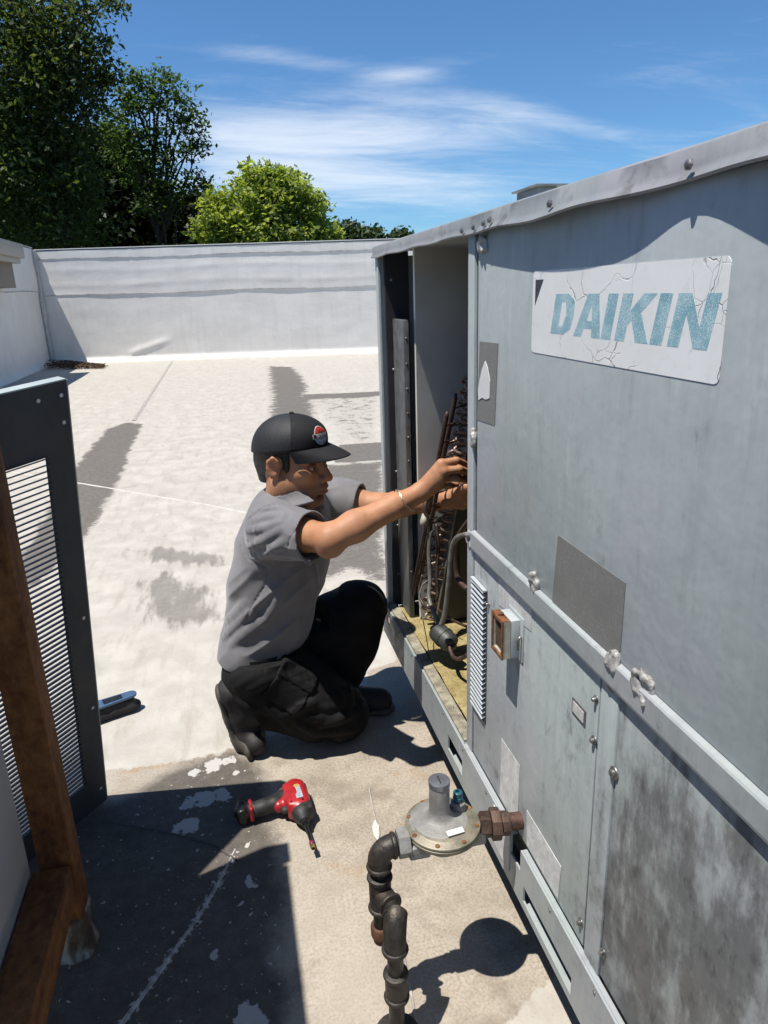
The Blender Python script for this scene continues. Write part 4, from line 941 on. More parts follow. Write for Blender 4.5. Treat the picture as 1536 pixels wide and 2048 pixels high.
for nm, cc in (('side_flange', [(-.0015, .0015, 0, PLen)]), ('side_flange', [(PW-.0015, PW+.0015, 0, PLen)]), ('top_flange', [(.002, PW-.002, PLen, PLen+.003)])):
    sheet(cc, -.022, .0016, nm, paint_m, lp)
ns = 68; me_ = MB(); hw = (s1-s0)/2+.004
me_.add([(x*hw, y, z) for x in (-1, 1) for y, z in ((-.0105,-.0040),(-.0095,-.0052),(.0015,.0048),(.0005,.0060))], [(0,1,2,3),(4,7,6,5),(0,4,5,1),(1,5,6,2),(2,6,7,3),(3,7,4,0)])
slat_me = me_.mesh(None, 'slat'); slat_me.materials.append(dark_panel)
ML = Matrix((Vector(u_), Vector(-pn), Vector(up_))).transposed().to_4x4()
for i in range(ns):
    o = bpy.data.objects.new('slat', slat_me); col.objects.link(o); o.parent = lp
    o.matrix_local = Matrix.Translation(Vector(pp_((s0+s1)/2, b0+(b1-b0)*(i+.5)/ns)-pr)) @ ML @ Matrix.Rotation(R_(-62), 4, 'X')
for b in (.055, .34, .62, PLen-.09, PLen-.03):
    for a in ((.018,) if b < PLen-.05 else (.018, .075)):
        q = pp_(a, b, .0015); m = MB(); m.lathe([(.0045,0),(.0045,.0008),(.001,.001)], q, pn, 10); m.build('screw_hole', simple('bright_metal', (.85,.85,.83), .4), fr_)

# ---- timber-framed white screen at the left edge
def rusty(name, st):
    t = T(name); p = t.obj(); g = t.noise(7, 8, .66, t.map(p, st)); f_ = t.noise(45, 7, .68, p); w = t.noise(4, 6, .65, t.map(p, st))
    c = t.ramp(t.math('ADD', t.math('MULTIPLY', g, .6), t.math('MULTIPLY', f_, .4)), [(.30, (.055,.022,.010)), (.44, (.17,.064,.022)), (.56, (.30,.125,.042)), (.70, (.44,.21,.08))])
    c = t.mix(t.rng(w, .50, .66, 0, .75), c, (.045,.020,.012)); c = t.mix(t.rng(t.noise(18, 6, .7, p), .62, .72, 0, .4), c, (.30,.22,.17))
    return t.set(col=c, rough=.85, nrm=t.bump(f_, .7, .006), spec=.25)
wood = rusty('rusty_steel', (2.5, 2.5, .6)); wood_y = rusty('rusty_steel_along', (2.5, .6, 2.5))
sc = thing('rusty_frame', (-.438, 1.33, 0), 'rusty brown steel frame holding a white panel at the left edge', 'frame')
m = MB(); m.box((-.468, 1.304, .060), (-.403, 1.372, 1.372)); post = m.build('post', wood, sc, bevel=.004)
m = MB(); m.box((-.478, -.6, .16), (-.406, 1.298, .245)); m.build('lower_beam', wood_y, sc, bevel=.005)
m = MB(); m.box((-.478, -.6, 1.29), (-.410, 1.298, 1.37)); m.build('top_beam', wood_y, sc, bevel=.005)
m = MB(); m.box((-.478, -.6, 0), (-.403, -.53, 1.372)); m.build('post', wood, sc, bevel=.004)
m = MB(); m.box((-.505, -.6, .12), (-.482, 1.299, 1.368)); m.build('white_panel', simple('white_sheet', (.62,.66,.72), .5, var=.06, scale=4), sc, bevel=.002)
flash = SDF((-.55,1.22,-.02), (-.32,1.46,.17), .006)
flash.box((-.440,1.336,.05), (.041,.042,.050), None, .012, .02).ell((-.440,1.336,.0), (.052,.052,.014), None, .02)
flash.disp(lambda P: (fbm(P*40, 3, 4)-.5)*.016)
t = T('post_flashing'); p = t.obj(); dr_ = t.noise(10, 6, .6, t.map(p, (2.5,2.5,.5))); z_ = t.xyz(p)[2]
fm = t.set(col=t.mix(t.rng(dr_, .42, .58, 0, .9), (.40,.37,.33), (.085,.048,.022)), rough=.6, nrm=t.bump(t.noise(40, 5, .6), .4, .004))
sculpt(flash, 'base_flashing', fm, sc)

# ---- impact driver on the roof
zc = .034; hb = np.array([.078, 1.688, zc]); hf = np.array([.092, 1.552, zc]); fwd = (hf-hb)/np.linalg.norm(hf-hb); hd = np.array([-.995, -.10, 0]); hd -= 0; hd /= np.linalg.norm(hd); zv = np.array([0,0,1.])
dv = thing('impact_driver', (.03, 1.60, 0), 'red and black cordless impact driver lying on the roof', 'power tool')
red_m = simple('red_plastic', (.42,.018,.022), .38, 0, .10, 40, .1, 300, .001, dirt=(.30,.03,.03))
blk_m = simple('black_rubber', (.020,.020,.021), .6, 0, .25, 60, .3, 300, .001); blk2 = simple('black_plastic', (.015,.015,.016), .35)
lo_, hi_ = (-.12,1.44,-.005), (.16,1.74,.08); hs_ = .0022
FR = np.array([fwd, np.cross(zv, fwd), zv])
def on(a, b, c=0): return hb+fwd*a+hd*b+zv*c          # a along the head, b down the handle
f = SDF(lo_, hi_, hs_); f.chain([on(.008,0), on(.05,0), on(.092,0)], [.0285,.0305,.0290], .01)
f.box(on(.05,.004), (.047,.030,.027), FR, .009, .010); f.cone(on(.052,.02), on(.060,.052), .020, .017, .012)
f.box(on(.004,-.002,.0), (.006,.018,.020), FR, .004, .004, 's')
f.cone(on(.028,-.005,.034), on(.085,-.005,.034), .006, .006, .006, 's')
red = sculpt(f, 'housing', red_m, dv)
f = SDF(lo_, hi_, hs_); f.chain([on(.094,0), on(.112,0), on(.126,0), on(.136,0)], [.0275,.0250,.0190,.0125], .005); f.box(on(.105,-.014), (.016,.016,.024), FR, .006, .008); sculpt(f, 'nose', blk_m, red)
f = SDF(lo_, hi_, hs_); f.chain([on(.030,.030), on(.045,.062), on(.049,.092), on(.050,.118)], [.0215,.0205,.0200,.0218], .012, 'u', (zv, 1.06)); f.cone(on(.010,.012), on(.030,.040), .012, .016, .012)
for i in range(6): f.cone(on(.060+.002*i,.055+.011*i,.024), on(.030+.002*i,.058+.011*i,.026), .0016, .0016, .002, 's')
sculpt(f, 'grip', blk_m, dv)
f = SDF(lo_, hi_, hs_); f.box(on(.050,.126), (.023,.005,.0215), FR, .004, .004); sculpt(f, 'red_collar', red_m, dv)
f = SDF(lo_, hi_, hs_); f.cone(on(.047,.128), on(.049,.152), .0205, .0200, .006); f.box(on(.049,.150), (.024,.010,.0225), FR, .006, .006); f.box(on(.052,.158), (.019,.006,.018), FR, .003, .003); sculpt(f, 'battery', blk2, dv)
f = SDF(lo_, hi_, hs_); f.ell(on(.080,.038,.0), (.012,.014,.010), FR, .004); sculpt(f, 'trigger', blk_m, dv)
for i_ in range(5): MB().obox(on(.012+.006*i_,-.0285,.004), fwd*.0018, np.cross(zv, fwd)*.003, zv*.010).build('vent_slot', blk2, red)
MB().obox(on(.005,0,0), fwd*.003, np.cross(zv, fwd)*.019, zv*.019).build('rear_cap', blk_m, red, bevel=.003)
m = MB(); m.lathe([(.0128,0),(.0128,.010),(.0105,.012),(.0105,.020),(.006,.022),(.0042,.024),(.0042,.086),(.005,.087)], on(.132,0), fwd, 20); chk = m.build('bit_holder', simple('black_steel', (.03,.03,.032), .35, .6), dv, 40)
m = MB(); m.lathe([(.0062,0),(.0066,.002),(.0066,.009),(.006,.010)], on(.219,0), fwd, 16); m.build('magenta_ring', simple('magenta', (.25,.02,.08), .4), chk, 40)
m = MB(); m.lathe([(.0064,0),(.0064,.012),(.0060,.013),(.0045,.013),(.0042,.008),(.0002,.008)], on(.229,0), fwd, 6); m.build('brass_socket', simple('brass', (.42,.30,.10), .35, .8), chk, 40)
for a, b in ((.025,.006),(.045,.02),(.070,.012),(.088,.022),(.092,-.008)):
    m = MB(); m.lathe([(.0032,0),(.0028,.0008),(.0016,.001),(.0012,-.001)], on(a,b,.0298 if abs(b) < .01 else .0275), (0,0,1), 10); m.build('screw', blk2, red, 40)
t = T('driver_decal'); n = t.noise(180, 4, .6); x = t.xyz(t.obj()); c = t.ramp(t.noise(90, 2, .5), [(.40, (.50,.52,.58)), (.5, (.30,.33,.45)), (.60, (.62,.60,.55))]); decal = t.set(col=c, rough=.35)
MB().obox(on(.058,-.002,.0300), fwd*.026, np.cross(zv, fwd)*.009, zv*.0012).build('rating_decal', decal, red)
MB().obox(on(.033,-.002,.0301), fwd*.006, np.cross(zv, fwd)*.006, zv*.0012).build('yellow_decal', simple('yellow_print', (.55,.40,.10), .4), red)

# ---- meter case behind the louvre panel
mc = thing('meter_case', (-.45, 2.27, 0), 'blue topped meter in a black pouch lying behind the louvre panel', 'tool')
a1 = np.array(G(170, 1455)); a2 = np.array(G(283, 1418)); dx = a2-a1; Lm = np.linalg.norm(dx); dx /= Lm; sy = np.cross(zv, dx); FM = np.array([dx, sy, zv]); c0 = (a1+a2)/2+sy*.012
f = SDF((-.66,2.12,-.01), (-.30,2.42,.10), .0035)
f.chain([c0-dx*Lm*.45+zv*.020, c0+dx*Lm*.38+zv*.020], [.030,.027], .01, 'u', (zv, 1.6)); f.box(c0+zv*.036-dx*.005, (Lm*.44,.021,.020), FM, .01, .012)
f.disp(lambda P: (fbm(P*45, 3, 6)-.5)*.006); sculpt(f, 'pouch', simple('pouch_nylon', (.020,.017,.016), .8, var=.4), mc)
def stadium(L, w, taper=.75, n=10):
    pl = []
    for k in range(n+1): a = -math.pi/2+math.pi*k/n; pl.append((L/2-w*taper+w*taper*math.cos(a), w*taper*math.sin(a)))
    for k in range(n+1): a = math.pi/2+math.pi*k/n; pl.append((-L/2+w+w*math.cos(a), w*math.sin(a)))
    return pl
cfn = lambda a, b, h: c0+dx*(a-.004)+sy*b+zv*(h+.004*(a/Lm))
blu = MB().prism(stadium(Lm*.98, .027), cfn, .0545, .063).build('blue_face', simple('blue_plastic', (.075,.135,.24), .35, var=.1), mc, bevel=.002)
MB().prism([(-.02,-.016),(.042,-.014),(.042,.014),(-.02,.016)], cfn, .0631, .0642).build('screen', simple('screen_dark', (.018,.020,.022), .25), blu)

# ---- loose flake of roof coating
q = np.array(G(753, 1664)); e = np.array(G(757, 1688))-q; s_ = np.array([e[1], -e[0], 0])
fk = MB().prism([(-.9,0),(-.3,.30),(.4,.26),(1.0,.02),(.3,-.22),(-.4,-.26)], lambda a, b, h: q+e*a+s_*b*.8+np.array([0,0,h+.006*(a*a)*.6+.004*b]), .003, .0045).build('coating_flake', simple('flake_white', (.68,.67,.64), .6, var=.05))
tag(fk, 'small loose white flake of roof coating near the gas pipe', 'flake')
# ================================================================== THE TECHNICIAN
def Z1(*pts): return [(420+.35156*x, 800+.35156*y) for x, y in pts]
def norm(v): v = np.array(v, float); return v/np.linalg.norm(v)
man = thing('person', (.18, 1.98, 0), 'technician in grey polo, black trousers and black cap kneeling at the open bay', 'person')
# ---- joints
PSI = R_(-36); fB = np.array([math.cos(PSI), math.sin(PSI), 0]); lB = np.array([-math.sin(PSI), math.cos(PSI), 0])
PST = R_(-27); fT = np.array([math.cos(PST), math.sin(PST), 0]); lT = np.array([-math.sin(PST), math.cos(PST), 0])
ear = PY(556, 937, 1.900); th = R_(5); rl = R_(3)
hx = norm(fB*math.cos(th)-zv*math.sin(th)); hz_ = norm(zv*math.cos(th)+fB*math.sin(th)); hy_ = np.cross(hz_, hx)
HC = ear+hy_*.079+hz_*.008
HM = np.array([hx, hy_, hz_])
def H(x, y, z): return HC+hx*x+hy_*y+hz_*z
pel = PY(541, 1312, 2.03); wai = PY(547, 1222, 2.03); cl_ = PY(553, 1142, 2.03); ch_ = PY(566, 1072, 2.03); shd = PY(578, 1020, 2.02); nck = PY(586, 988, 1.972)
TM = np.array([fT, lT, zv])
shR = PY(541, 1060, 1.868); elR = PY(660, 1078, 1.685); wrR = PY(836, 988, 1.715)
shL = PY(650, 1000, 2.17); elL = PY(762, 1012, 2.08); wrL = PY(893, 1000, 1.905)
hipR = PY(524, 1335, 1.94); hipL = PY(575, 1310, 2.13)
knR = G(686, 1428, .078); anR = PY(522, 1412, 1.95)
knL = PY(722, 1212, 2.12); anL = np.array([.275, 2.085, .115])
print('arm', [round(float(np.linalg.norm(a-b)), 3) for a, b in ((shR,elR),(elR,wrR),(shL,elL),(elL,wrL),(hipR,knR),(knR,anR),(hipL,knL),(knL,anL),(pel,shd),(shR,shL))], 'headtop', HC[2]+.1)

# ---- skin: head, neck, arms and hands in one body
hb_ = .0033
bd = SDF((-.13,1.60,.0), (.74,2.30,1.07), hb_)
bd.ell(H(-.014,0,.030), (.098,.077,.088), HM, .02)
bd.ell(H(.030,0,-.040), (.064,.060,.084), HM, .03)
for s in (-1, 1):
    bd.cone(H(.000,s*.055,-.052), H(.064,s*.016,-.104), .020, .019, .025)
    bd.ell(H(.056,s*.040,-.022), (.030,.026,.024), HM, .02)
    bd.cone(H(.080,s*.012,.020), H(.068,s*.046,.018), .013, .012, .014)
    bd.ell(H(-.004,s*.060,-.075), (.03,.02,.03), HM, .03)
bd.cone(H(.074,-.01,-.106), H(.074,.01,-.106), .018, .018, .018)
for s in (-1, 1): bd.ell(H(.090,s*.033,-.002), (.014,.018,.010), HM, .012, 's')
bd.cone(H(.086,0,.010), H(.113,0,-.032), .0085, .0115, .012); bd.ell(H(.113,0,-.036), (.012,.012,.010), HM, .008)
for s in (-1, 1): bd.ell(H(.100,s*.013,-.040), (.012,.008,.009), HM, .006)
for s in (-1, 1): bd.ell(H(.107,s*.007,-.0475), (.005,.0035,.0035), HM, .002, 's')
bd.ell(H(.086,0,-.066), (.020,.028,.024), HM, .012)
bd.chain([H(.086,-.024,-.070), H(.1015,-.010,-.0635), H(.1035,0,-.065), H(.1015,.010,-.0635), H(.086,.024,-.070)], [.003,.0062,.006,.0062,.003], .005)
bd.chain([H(.086,-.022,-.073), H(.0985,-.010,-.0785), H(.100,.010,-.0785), H(.086,.022,-.073)], [.003,.0072,.0072,.003], .005)
bd.chain([H(.098,-.022,-.0715), H(.110,0,-.0712), H(.098,.022,-.0715)], [.0014,.0022,.0014], .002, 's')
bd.ell(H(.090,0,-.091), (.010,.018,.006), HM, .008, 's')
for s in (-1, 1):
    e = np.array([hx*.96+hy_*s*-.28, hx*.28*s+hy_*.96, hz_*.98-hx*.18]); e = np.array([norm(v) for v in e])
    bd.ell(H(-.010,s*.083,-.008), (.020,.009,.032), e, .006); bd.ell(H(-.004,s*.092,-.006), (.010,.007,.018), e, .005, 's')
    bd.chain([H(.002,s*.085,.012), H(-.010,s*.092,.022), H(-.024,s*.092,.010), H(-.025,s*.091,-.010), H(-.014,s*.086,-.030)], [.0045,.005,.005,.0048,.006], .004)
bd.chain([H(-.026,0,-.04), H(-.018,0,-.10), nck-fT*.002-zv*.02], [.055,.051,.054], .03)
bd.ell(H(.030,0,-.128), (.014,.016,.018), HM, .03)
# torso core under the shirt
for c, r in ((pel,(.085,.135,.085)),(wai,(.085,.125,.09)),(cl_,(.095,.14,.09)),(ch_,(.098,.15,.085)),(shd,(.06,.12,.045))): bd.ell(c, r, TM, .06)
def mid(a, b, t): return a*(1-t)+b*t
for sh, el, wr in ((shR, elR, wrR), (shL, elL, wrL)):
    bd.cone(sh, mid(sh, el, .55), .046, .0435, .02); bd.cone(mid(sh, el, .55), el, .0435, .0385, .02)
    d = norm(wr-el); bd.cone(el, mid(el, wr, .28), .0365, .0390, .02); bd.cone(mid(el, wr, .28), mid(el, wr, .72), .0390, .0300, .02)
    bd.cone(mid(el, wr, .72), wr, .0315, .0270, .02, 'u', (norm(np.cross(d, [0,-.4,1])), 1.12))
bd.ell(elR+np.array([-.004,-.006,-.030]), (.026,.022,.015), None, .02)
def hand(wr, kn, pip, tip, thumb, pw):
    for q, r in zip(kn, (.0150,.0150,.0142,.0130)): bd.cone(mid(wr, q, .12), q-(q-wr)*.04, .0195, r, .012, 'u', pw)
    for a, b, c, r in zip(kn, pip, tip, (.0105,.0108,.0102,.0088)):
        bd.ell(a, (r*1.2,)*3, None, .006); bd.cone(a, b, r*1.02, r*.96, .0028); d = mid(b, c, .5); bd.cone(b, d, r*.95, r*.86, .002); bd.cone(d, c, r*.86, r*.74, .002)
    bd.chain(thumb, [.018,.0135,.0115,.0095], .008)
knR_ = [PY(884,927,1.700), PY(888,942,1.692), PY(884,958,1.696), PY(875,973,1.706)]
pipR = [PY(913,921,1.700), PY(919,938,1.690), PY(914,955,1.694), PY(899,972,1.706)]
tipR = [PY(936,930,1.742), PY(942,946,1.735), PY(935,962,1.735), PY(915,969,1.742)]
hand(wrR, knR_, pipR, tipR, [mid(wrR, PY(868,962,1.775), .4), PY(868,955,1.775), PY(898,946,1.800), PY(922,944,1.800)], (norm([0,-1,.2]), 1.15))
knL_ = [PY(934,972,1.868), PY(938,986,1.862), PY(934,1000,1.866), PY(926,1012,1.874)]
pipL = [q+np.array([.036,-.012,.004]) for q in knL_]; tipL = [q+np.array([.022,.022,-.006]) for q in pipL]
hand(wrL, knL_, pipL, tipL, [mid(wrL, knL_[0], .3), knL_[0]+np.array([-.012,-.030,.006]), knL_[0]+np.array([.020,-.038,.008]), knL_[0]+np.array([.044,-.034,.006])], (norm([0,-1,.2]), 1.15))
# legs inside the trousers
for hp, kn, an in ((hipR, knR, anR), (hipL, knL, anL)):
    bd.cone(hp, kn, .062, .045, .03); bd.cone(kn, an, .045, .034, .02)
def skin_col(P):
    q = (P-HC)@HM.T; x, y, z = q.T
    base = np.tile([.55,.27,.142], (len(P), 1)); n = fbm(P*26, 4, 11)[:,None]; base = base*(.78+.44*n)
    hd_ = (np.abs(x) < .14) & (np.abs(y) < .11) & (z > -.13) & (z < .14)
    stub = sm(z, -.045, -.062)*sm(x, .005, .035)*hd_*(1-sm(np.hypot((y)/.022, (z+.071)/.012), 1.15, .85))
    stub = np.maximum(stub*.65, .9*hd_*sm(x, .085, .092)*np.exp(-((z+.053)/.006)**2)*sm(np.abs(y), .026, .018))
    stub = np.maximum(stub, .55*hd_*sm(np.abs(y), .045, .052)*sm(x, .04, .0)*sm(z, -.075, -.04)*sm(z, .0, -.01)*(x > -.0))
    base = base*(1-.60*stub[:,None])+np.array([.035,.026,.022])*.60*stub[:,None]
    lip = hd_*(1-sm(np.hypot(y/.024, (z+.0712)/.0125), .8, 1.05))*sm(x, .082, .090); base = base*(1-.6*lip[:,None])+np.array([.30,.13,.095])*.6*lip[:,None]
    brow = hd_*sm(x, .055, .065)*np.exp(-((z-.020-.10*(np.abs(y)-.03)*0)/.0055)**2)*sm(np.abs(y), .010, .016)*sm(np.abs(y), .056, .048); base = base*(1-.85*brow[:,None])+np.array([.02,.014,.011])*.85*brow[:,None]
    earm = hd_*sm(np.abs(y), .078, .088); base = base*(1-.25*earm[:,None])+np.array([.42,.16,.10])*.25*earm[:,None]
    # knuckles, nails of the near hand
    for q_ in pipR+knR_:
        w = np.exp(-(np.linalg.norm(P-q_, axis=1)/.010)**2)[:,None]*.28; base = base*(1-w)+np.array([.30,.12,.07])*w
    return base
t = T('skin'); c = t.attr('tone', 0); n = t.noise(150, 6, .7); n2 = t.noise(45, 6, .65)
skin = t.set(col=t.mix(t.rng(n2, .38, .66, 0, .55), c, t.mix(1.0, c, (.84,.72,.62), 'MULTIPLY')), rough=.58, nrm=t.bump(t.math('ADD', n, n2), .30, .002), sss=.12, spec=.45)
t.b.inputs['Subsurface Radius'].default_value = (.012,.004,.002); t.b.inputs['Subsurface Scale'].default_value = .5
body = sculpt(bd, 'body', skin, man, 2, attrs={'tone': skin_col})
for s in (-1, 1):
    ey = MB().lathe([(.0001,-.0118)]+[(.0118*math.sin(a), -.0118*math.cos(a)) for a in np.linspace(.15, math.pi-.15, 12)]+[(.0001,.0118)], H(.0765,s*.033,-.002), hx, 20).build('eye', simple('eye_white', (.55,.52,.49), .25, var=.03), man, True)
    MB().lathe([(.0058,.0098),(.0050,.0110),(.0002,.0122)], H(.0765,s*.033,-.003), norm(hx-hz_*.15), 14).build('iris', simple('iris_dark', (.018,.010,.007), .15), ey, True)
    f = SDF(tuple(H(.08,s*.033,0)-.03), tuple(H(.08,s*.033,0)+.03), .0016)
    f.ell(H(.0772,s*.033,.0005), (.0138,.0155,.0125), HM, .002); f.plane(H(.08,s*.033,-.0035), -hz_+hx*.15); sculpt(f, 'eyelid', simple('lid_skin', (.28,.14,.08), .5, var=.08), ey)
# short dark hair under the cap
f = SDF(tuple(HC-.13), tuple(HC+.13), .003)
f.ell(H(-.016,0,.034), (.1015,.0815,.096), HM, .02).cone(H(-.072,0,-.02), H(-.066,0,-.062), .045, .040, .03)
for s in (-1, 1): f.cone(H(.022,s*.068,.012), H(.020,s*.071,-.020), .009, .005, .012)
f.plane(H(0,0,.050), hz_).plane(H(.030,0,0), hx).plane(H(0,0,-.072), -hz_)
for s in (-1, 1): f.cone(H(-.004,s*.095,-.03), H(-.004,s*.095,.002), .028, .026, .006, 's'); f.box(H(.045,s*.085,-.055), (.042,.03,.03), HM, .01, .008, 's')
f.disp(lambda P: (fbm(P*180, 2, 4)-.5)*.003)
sculpt(f, 'hair', simple('black_hair', (.012,.010,.009), .55, 0, .4, 200, .8, 500, .002), man)

# ---- polo shirt
sh_ = SDF((-.16,1.66,.30), (.46,2.34,.98), .003)
hem = PY(500, 1296, 2.03)
sh_.ell(pel+zv*.045-fT*.018, (.116,.165,.075), TM, .04)
for c, r in ((wai-fT*.004,(.124,.160,.115)),(cl_+fT*.006,(.130,.172,.11)),(ch_+fT*.008,(.126,.182,.105)),(shd,(.084,.150,.060)),(mid(shd, nck, .5)-fT*.006,(.068,.088,.036))): sh_.ell(c, r, TM, .07)
sh_.cone(shd-lT*.10-zv*.005, shR, .056, .054, .05); sh_.cone(shd+lT*.10-zv*.005, shL, .058, .058, .05)
cuR = mid(shR, elR, .72); cuL = mid(shL, elL, .64); dR = norm(elR-shR); dL = norm(elL-shL)
sh_.chain([shR, mid(shR, elR, .3), cuR+dR*.03], [.058,.063,.067], .03, 'u', (norm(np.cross(dR, [0,0,1])), 1.0)); sh_.chain([shL, mid(shL, elL, .3), cuL+dL*.03], [.064,.065,.066], .03)
# the loose back, gathered above the belt
sh_.ell(pel-fT*.040+zv*.055-lT*.03, (.075,.130,.060), TM, .05)
def shirt_fold(P):
    d = np.zeros(len(P)); q = (P-cl_)@TM.T
    # long soft drapes running down and forward
    a = np.stack([q[:,0]*8-q[:,2]*9, q[:,1]*4, q[:,2]*1.8+q[:,0]*1.6], -1); w = sm(P[:,2], .72, .55)
    d -= .008*w*(1-np.abs(2*vnoise(a*1.5, 21)-1))**2; d += .002*(fbm(P*16, 3, 2)-.5)
    # sleeve drag lines
    t_ = (P-shR)@dR; ax_ = norm(np.cross(dR, [0,0,1])); b_ = (P-shR)@ax_; c_ = (P-shR)@np.cross(ax_, dR); w2 = np.exp(-(np.linalg.norm(P-mid(shR, elR, .3), axis=1)/.10)**2)
    d -= .010*w2*(1-np.abs(2*vnoise(np.stack([t_*9+c_*6, b_*30, c_*34], -1), 5)-1))**2
    t_ = (P-shL)@dL; w3 = np.exp(-(np.linalg.norm(P-mid(shL, elL, .3), axis=1)/.10)**2); d -= .007*w3*(1-np.abs(2*vnoise(np.stack([t_*14, P[:,1]*34, P[:,2]*30], -1), 8)-1))**2
    return d
sh_.disp(shirt_fold, .03)
for L in ([(270,640),(350,610),(470,640)], [(215,740),(330,725),(430,690)], [(225,835),(310,795),(410,735)], [(245,905),(330,865),(430,800)], [(250,690),(340,665),(450,665)]): sh_.fold(Z1(*L), .0085, .0030, .012)
for L in ([(85,1350),(150,1290),(245,1190)], [(130,1395),(220,1300),(310,1225)], [(100,1270),(170,1200),(215,1150)], [(300,1270),(370,1150),(420,1050)], [(560,900),(585,1000),(600,1100)]): sh_.fold(Z1(*L), .011, .0045, .016)
for L in ([(395,590),(300,610),(205,690),(168,750),(178,830),(215,905),(330,955)], [(330,962),(318,1050),(232,1185),(190,1300)]): sh_.fold(Z1(*L), .0022, .0010, .004, 's')
sh_.plane(cuR, dR+np.array([0,0,.12])) if False else None
# open the sleeves, the neck and the hem
x, y, z = sh_.full()
def cut_beyond(p, d, R):
    dd = (x-p[0])*d[0]+(y-p[1])*d[1]+(z-p[2])*d[2]; rr = np.sqrt((x-p[0])**2+(y-p[1])**2+(z-p[2])**2)
    m = np.where(rr < R, dd, -1.).astype(np.float32); sh_.a = np.where(rr < R, np.maximum(sh_.a, m), sh_.a)
cut_beyond(cuR, norm(dR+np.array([.18,0,.06])), .16); cut_beyond(cuL, dL, .16)
sh_.cone(cuR-dR*.03, cuR+dR*.04, .0590, .0622, .002, 's'); sh_.cone(cuL-dL*.03, cuL+dL*.04, .058, .0615, .002, 's')
nt_ = norm(H(-.02,0,-.08)-nck); sh_.cone(nck+zv*.0, nck+nt_*.10, .058, .062, .006, 's')
sh_.chain([nck+fT*.045+zv*.02, nck+fT*.078-zv*.035, nck+fT*.090-zv*.075], [.030,.020,.008], .006, 's')
t = T('grey_polo'); n = t.noise(14, 5, .6); wv_ = t.noise(900, 2, .5); c = t.mix(t.rng(n, .3, .7), (.185,.179,.188), (.228,.221,.231))
polo = t.set(col=c, rough=.72, nrm=t.bump(wv_, .25, .0008), spec=.3, sheen=.25)
sh_.fold(Z1((545,665),(500,720),(455,790),(440,860)), .0016, .0006, .003, 's')
shirt = sculpt(sh_, 'polo_shirt', polo, man, 2)
# collar: folded band round the neck with two points
f = SDF(tuple(nck-.14), tuple(nck+.16), .003); ring = []
cz = norm(nt_+fT*-.15); cxv = norm(fT-cz*fT.dot(cz)); cyv = np.cross(cz, cxv)
for a in np.linspace(R_(52), R_(314), 28): ring.append((a, nck+cxv*.079*math.cos(a)+cyv*.079*math.sin(a)+cz*(.020-.036*math.cos(a))))
for i in range(len(ring)-1):
    a0, p0 = ring[i]; a1, p1 = ring[i+1]; o0 = cxv*math.cos(a0)+cyv*math.sin(a0); o1 = cxv*math.cos(a1)+cyv*math.sin(a1)
    dr0 = .030+.018*max(0, math.cos(a0))**2; dr1 = .030+.018*max(0, math.cos(a1))**2
    for s in np.linspace(0, 1, 8): f.cone(p0+o0*(.002+.020*s*s)-cz*dr0*s*1.25, p1+o1*(.002+.020*s*s)-cz*dr1*s*1.25, .0040, .0040, .004)
sculpt(f, 'collar', polo, shirt, 2)
m = MB()
for d_ in (.010, -.030): m.lathe([(.0055,0),(.0055,.0018),(.001,.002)], nck+fT*(.088+.02*(d_ < 0))+zv*(-.045+d_), fT, 12)
m.build('placket_buttons', simple('button_dark', (.03,.03,.03), .4), shirt, True)

# ---- trousers
tr = SDF((-.16,1.72,.0), (.50,2.32,.70), .0035)
tr.ell(pel-fT*.012-zv*.02, (.118,.160,.085), TM, .04); tr.ell(pel-fT*.042-zv*.050-lT*.055, (.085,.090,.085), TM, .05); tr.ell(pel-fT*.040-zv*.045+lT*.055, (.085,.090,.085), TM, .05)
tr.chain([hipR, mid(hipR, knR, .5), knR], [.100,.096,.078], .05); tr.chain([knR, mid(knR, anR, .4), mid(knR, anR, .85)], [.074,.078,.066], .025)
tr.chain([hipL, mid(hipL, knL, .5), knL], [.098,.094,.080], .05); tr.chain([knL, mid(knL, anL, .45), anL+zv*.01], [.078,.080,.068], .03)
def trouser_fold(P):
    d = .004*(fbm(P*20, 3, 3)-.5)
    for a, b, s in ((hipR, knR, 3), (knR, anR, 9), (hipL, knL, 4), (knL, anL, 12)):
        ax = norm(b-a); t_ = (P-a)@ax; rad = np.linalg.norm(P-a-t_[:,None]*ax, axis=1); L = np.linalg.norm(b-a); w = sm(t_, -.04, .03)*sm(t_, L+.05, L-.02)*sm(rad, .13, .09)
        u = norm(np.cross(ax, [0,1,.2])); v = np.cross(ax, u); q = np.stack([t_*17+((P-a)@u)*10, ((P-a)@u)*13, ((P-a)@v)*7], -1)
        d -= .011*w*(1-np.abs(2*vnoise(q, s)-1))**2.2
    return d
tr.disp(trouser_fold, .03)
for L in ([(130,1590),(240,1545),(320,1450)], [(160,1625),(270,1565),(345,1535)], [(210,1650),(300,1600),(380,1570)], [(330,1500),(430,1475),(540,1450)], [(540,1790),(650,1805),(770,1780)], [(620,1850),(730,1815),(860,1755)], [(560,1725),(660,1745),(800,1715)], [(430,1790),(520,1745),(610,1700)], [(640,1690),(740,1690),(840,1660)], [(160,1700),(250,1750),(320,1850)], [(330,1715),(400,1800),(455,1865)], [(470,1805),(600,1890),(790,1875)], [(230,1780),(260,1850),(330,1930)]): tr.fold(Z1(*L), .009, .0045, .018)
for L in ([(285,1400),(295,1480),(310,1560)], [(820,1690),(845,1730),(860,1760)], [(560,1560),(700,1620),(870,1690)]): tr.fold(Z1(*L), .0022, .0008, .004, 's')
tr.cone(mid(knR, anR, .88), anR-(knR-anR)*.1, .058, .058, .003, 's')
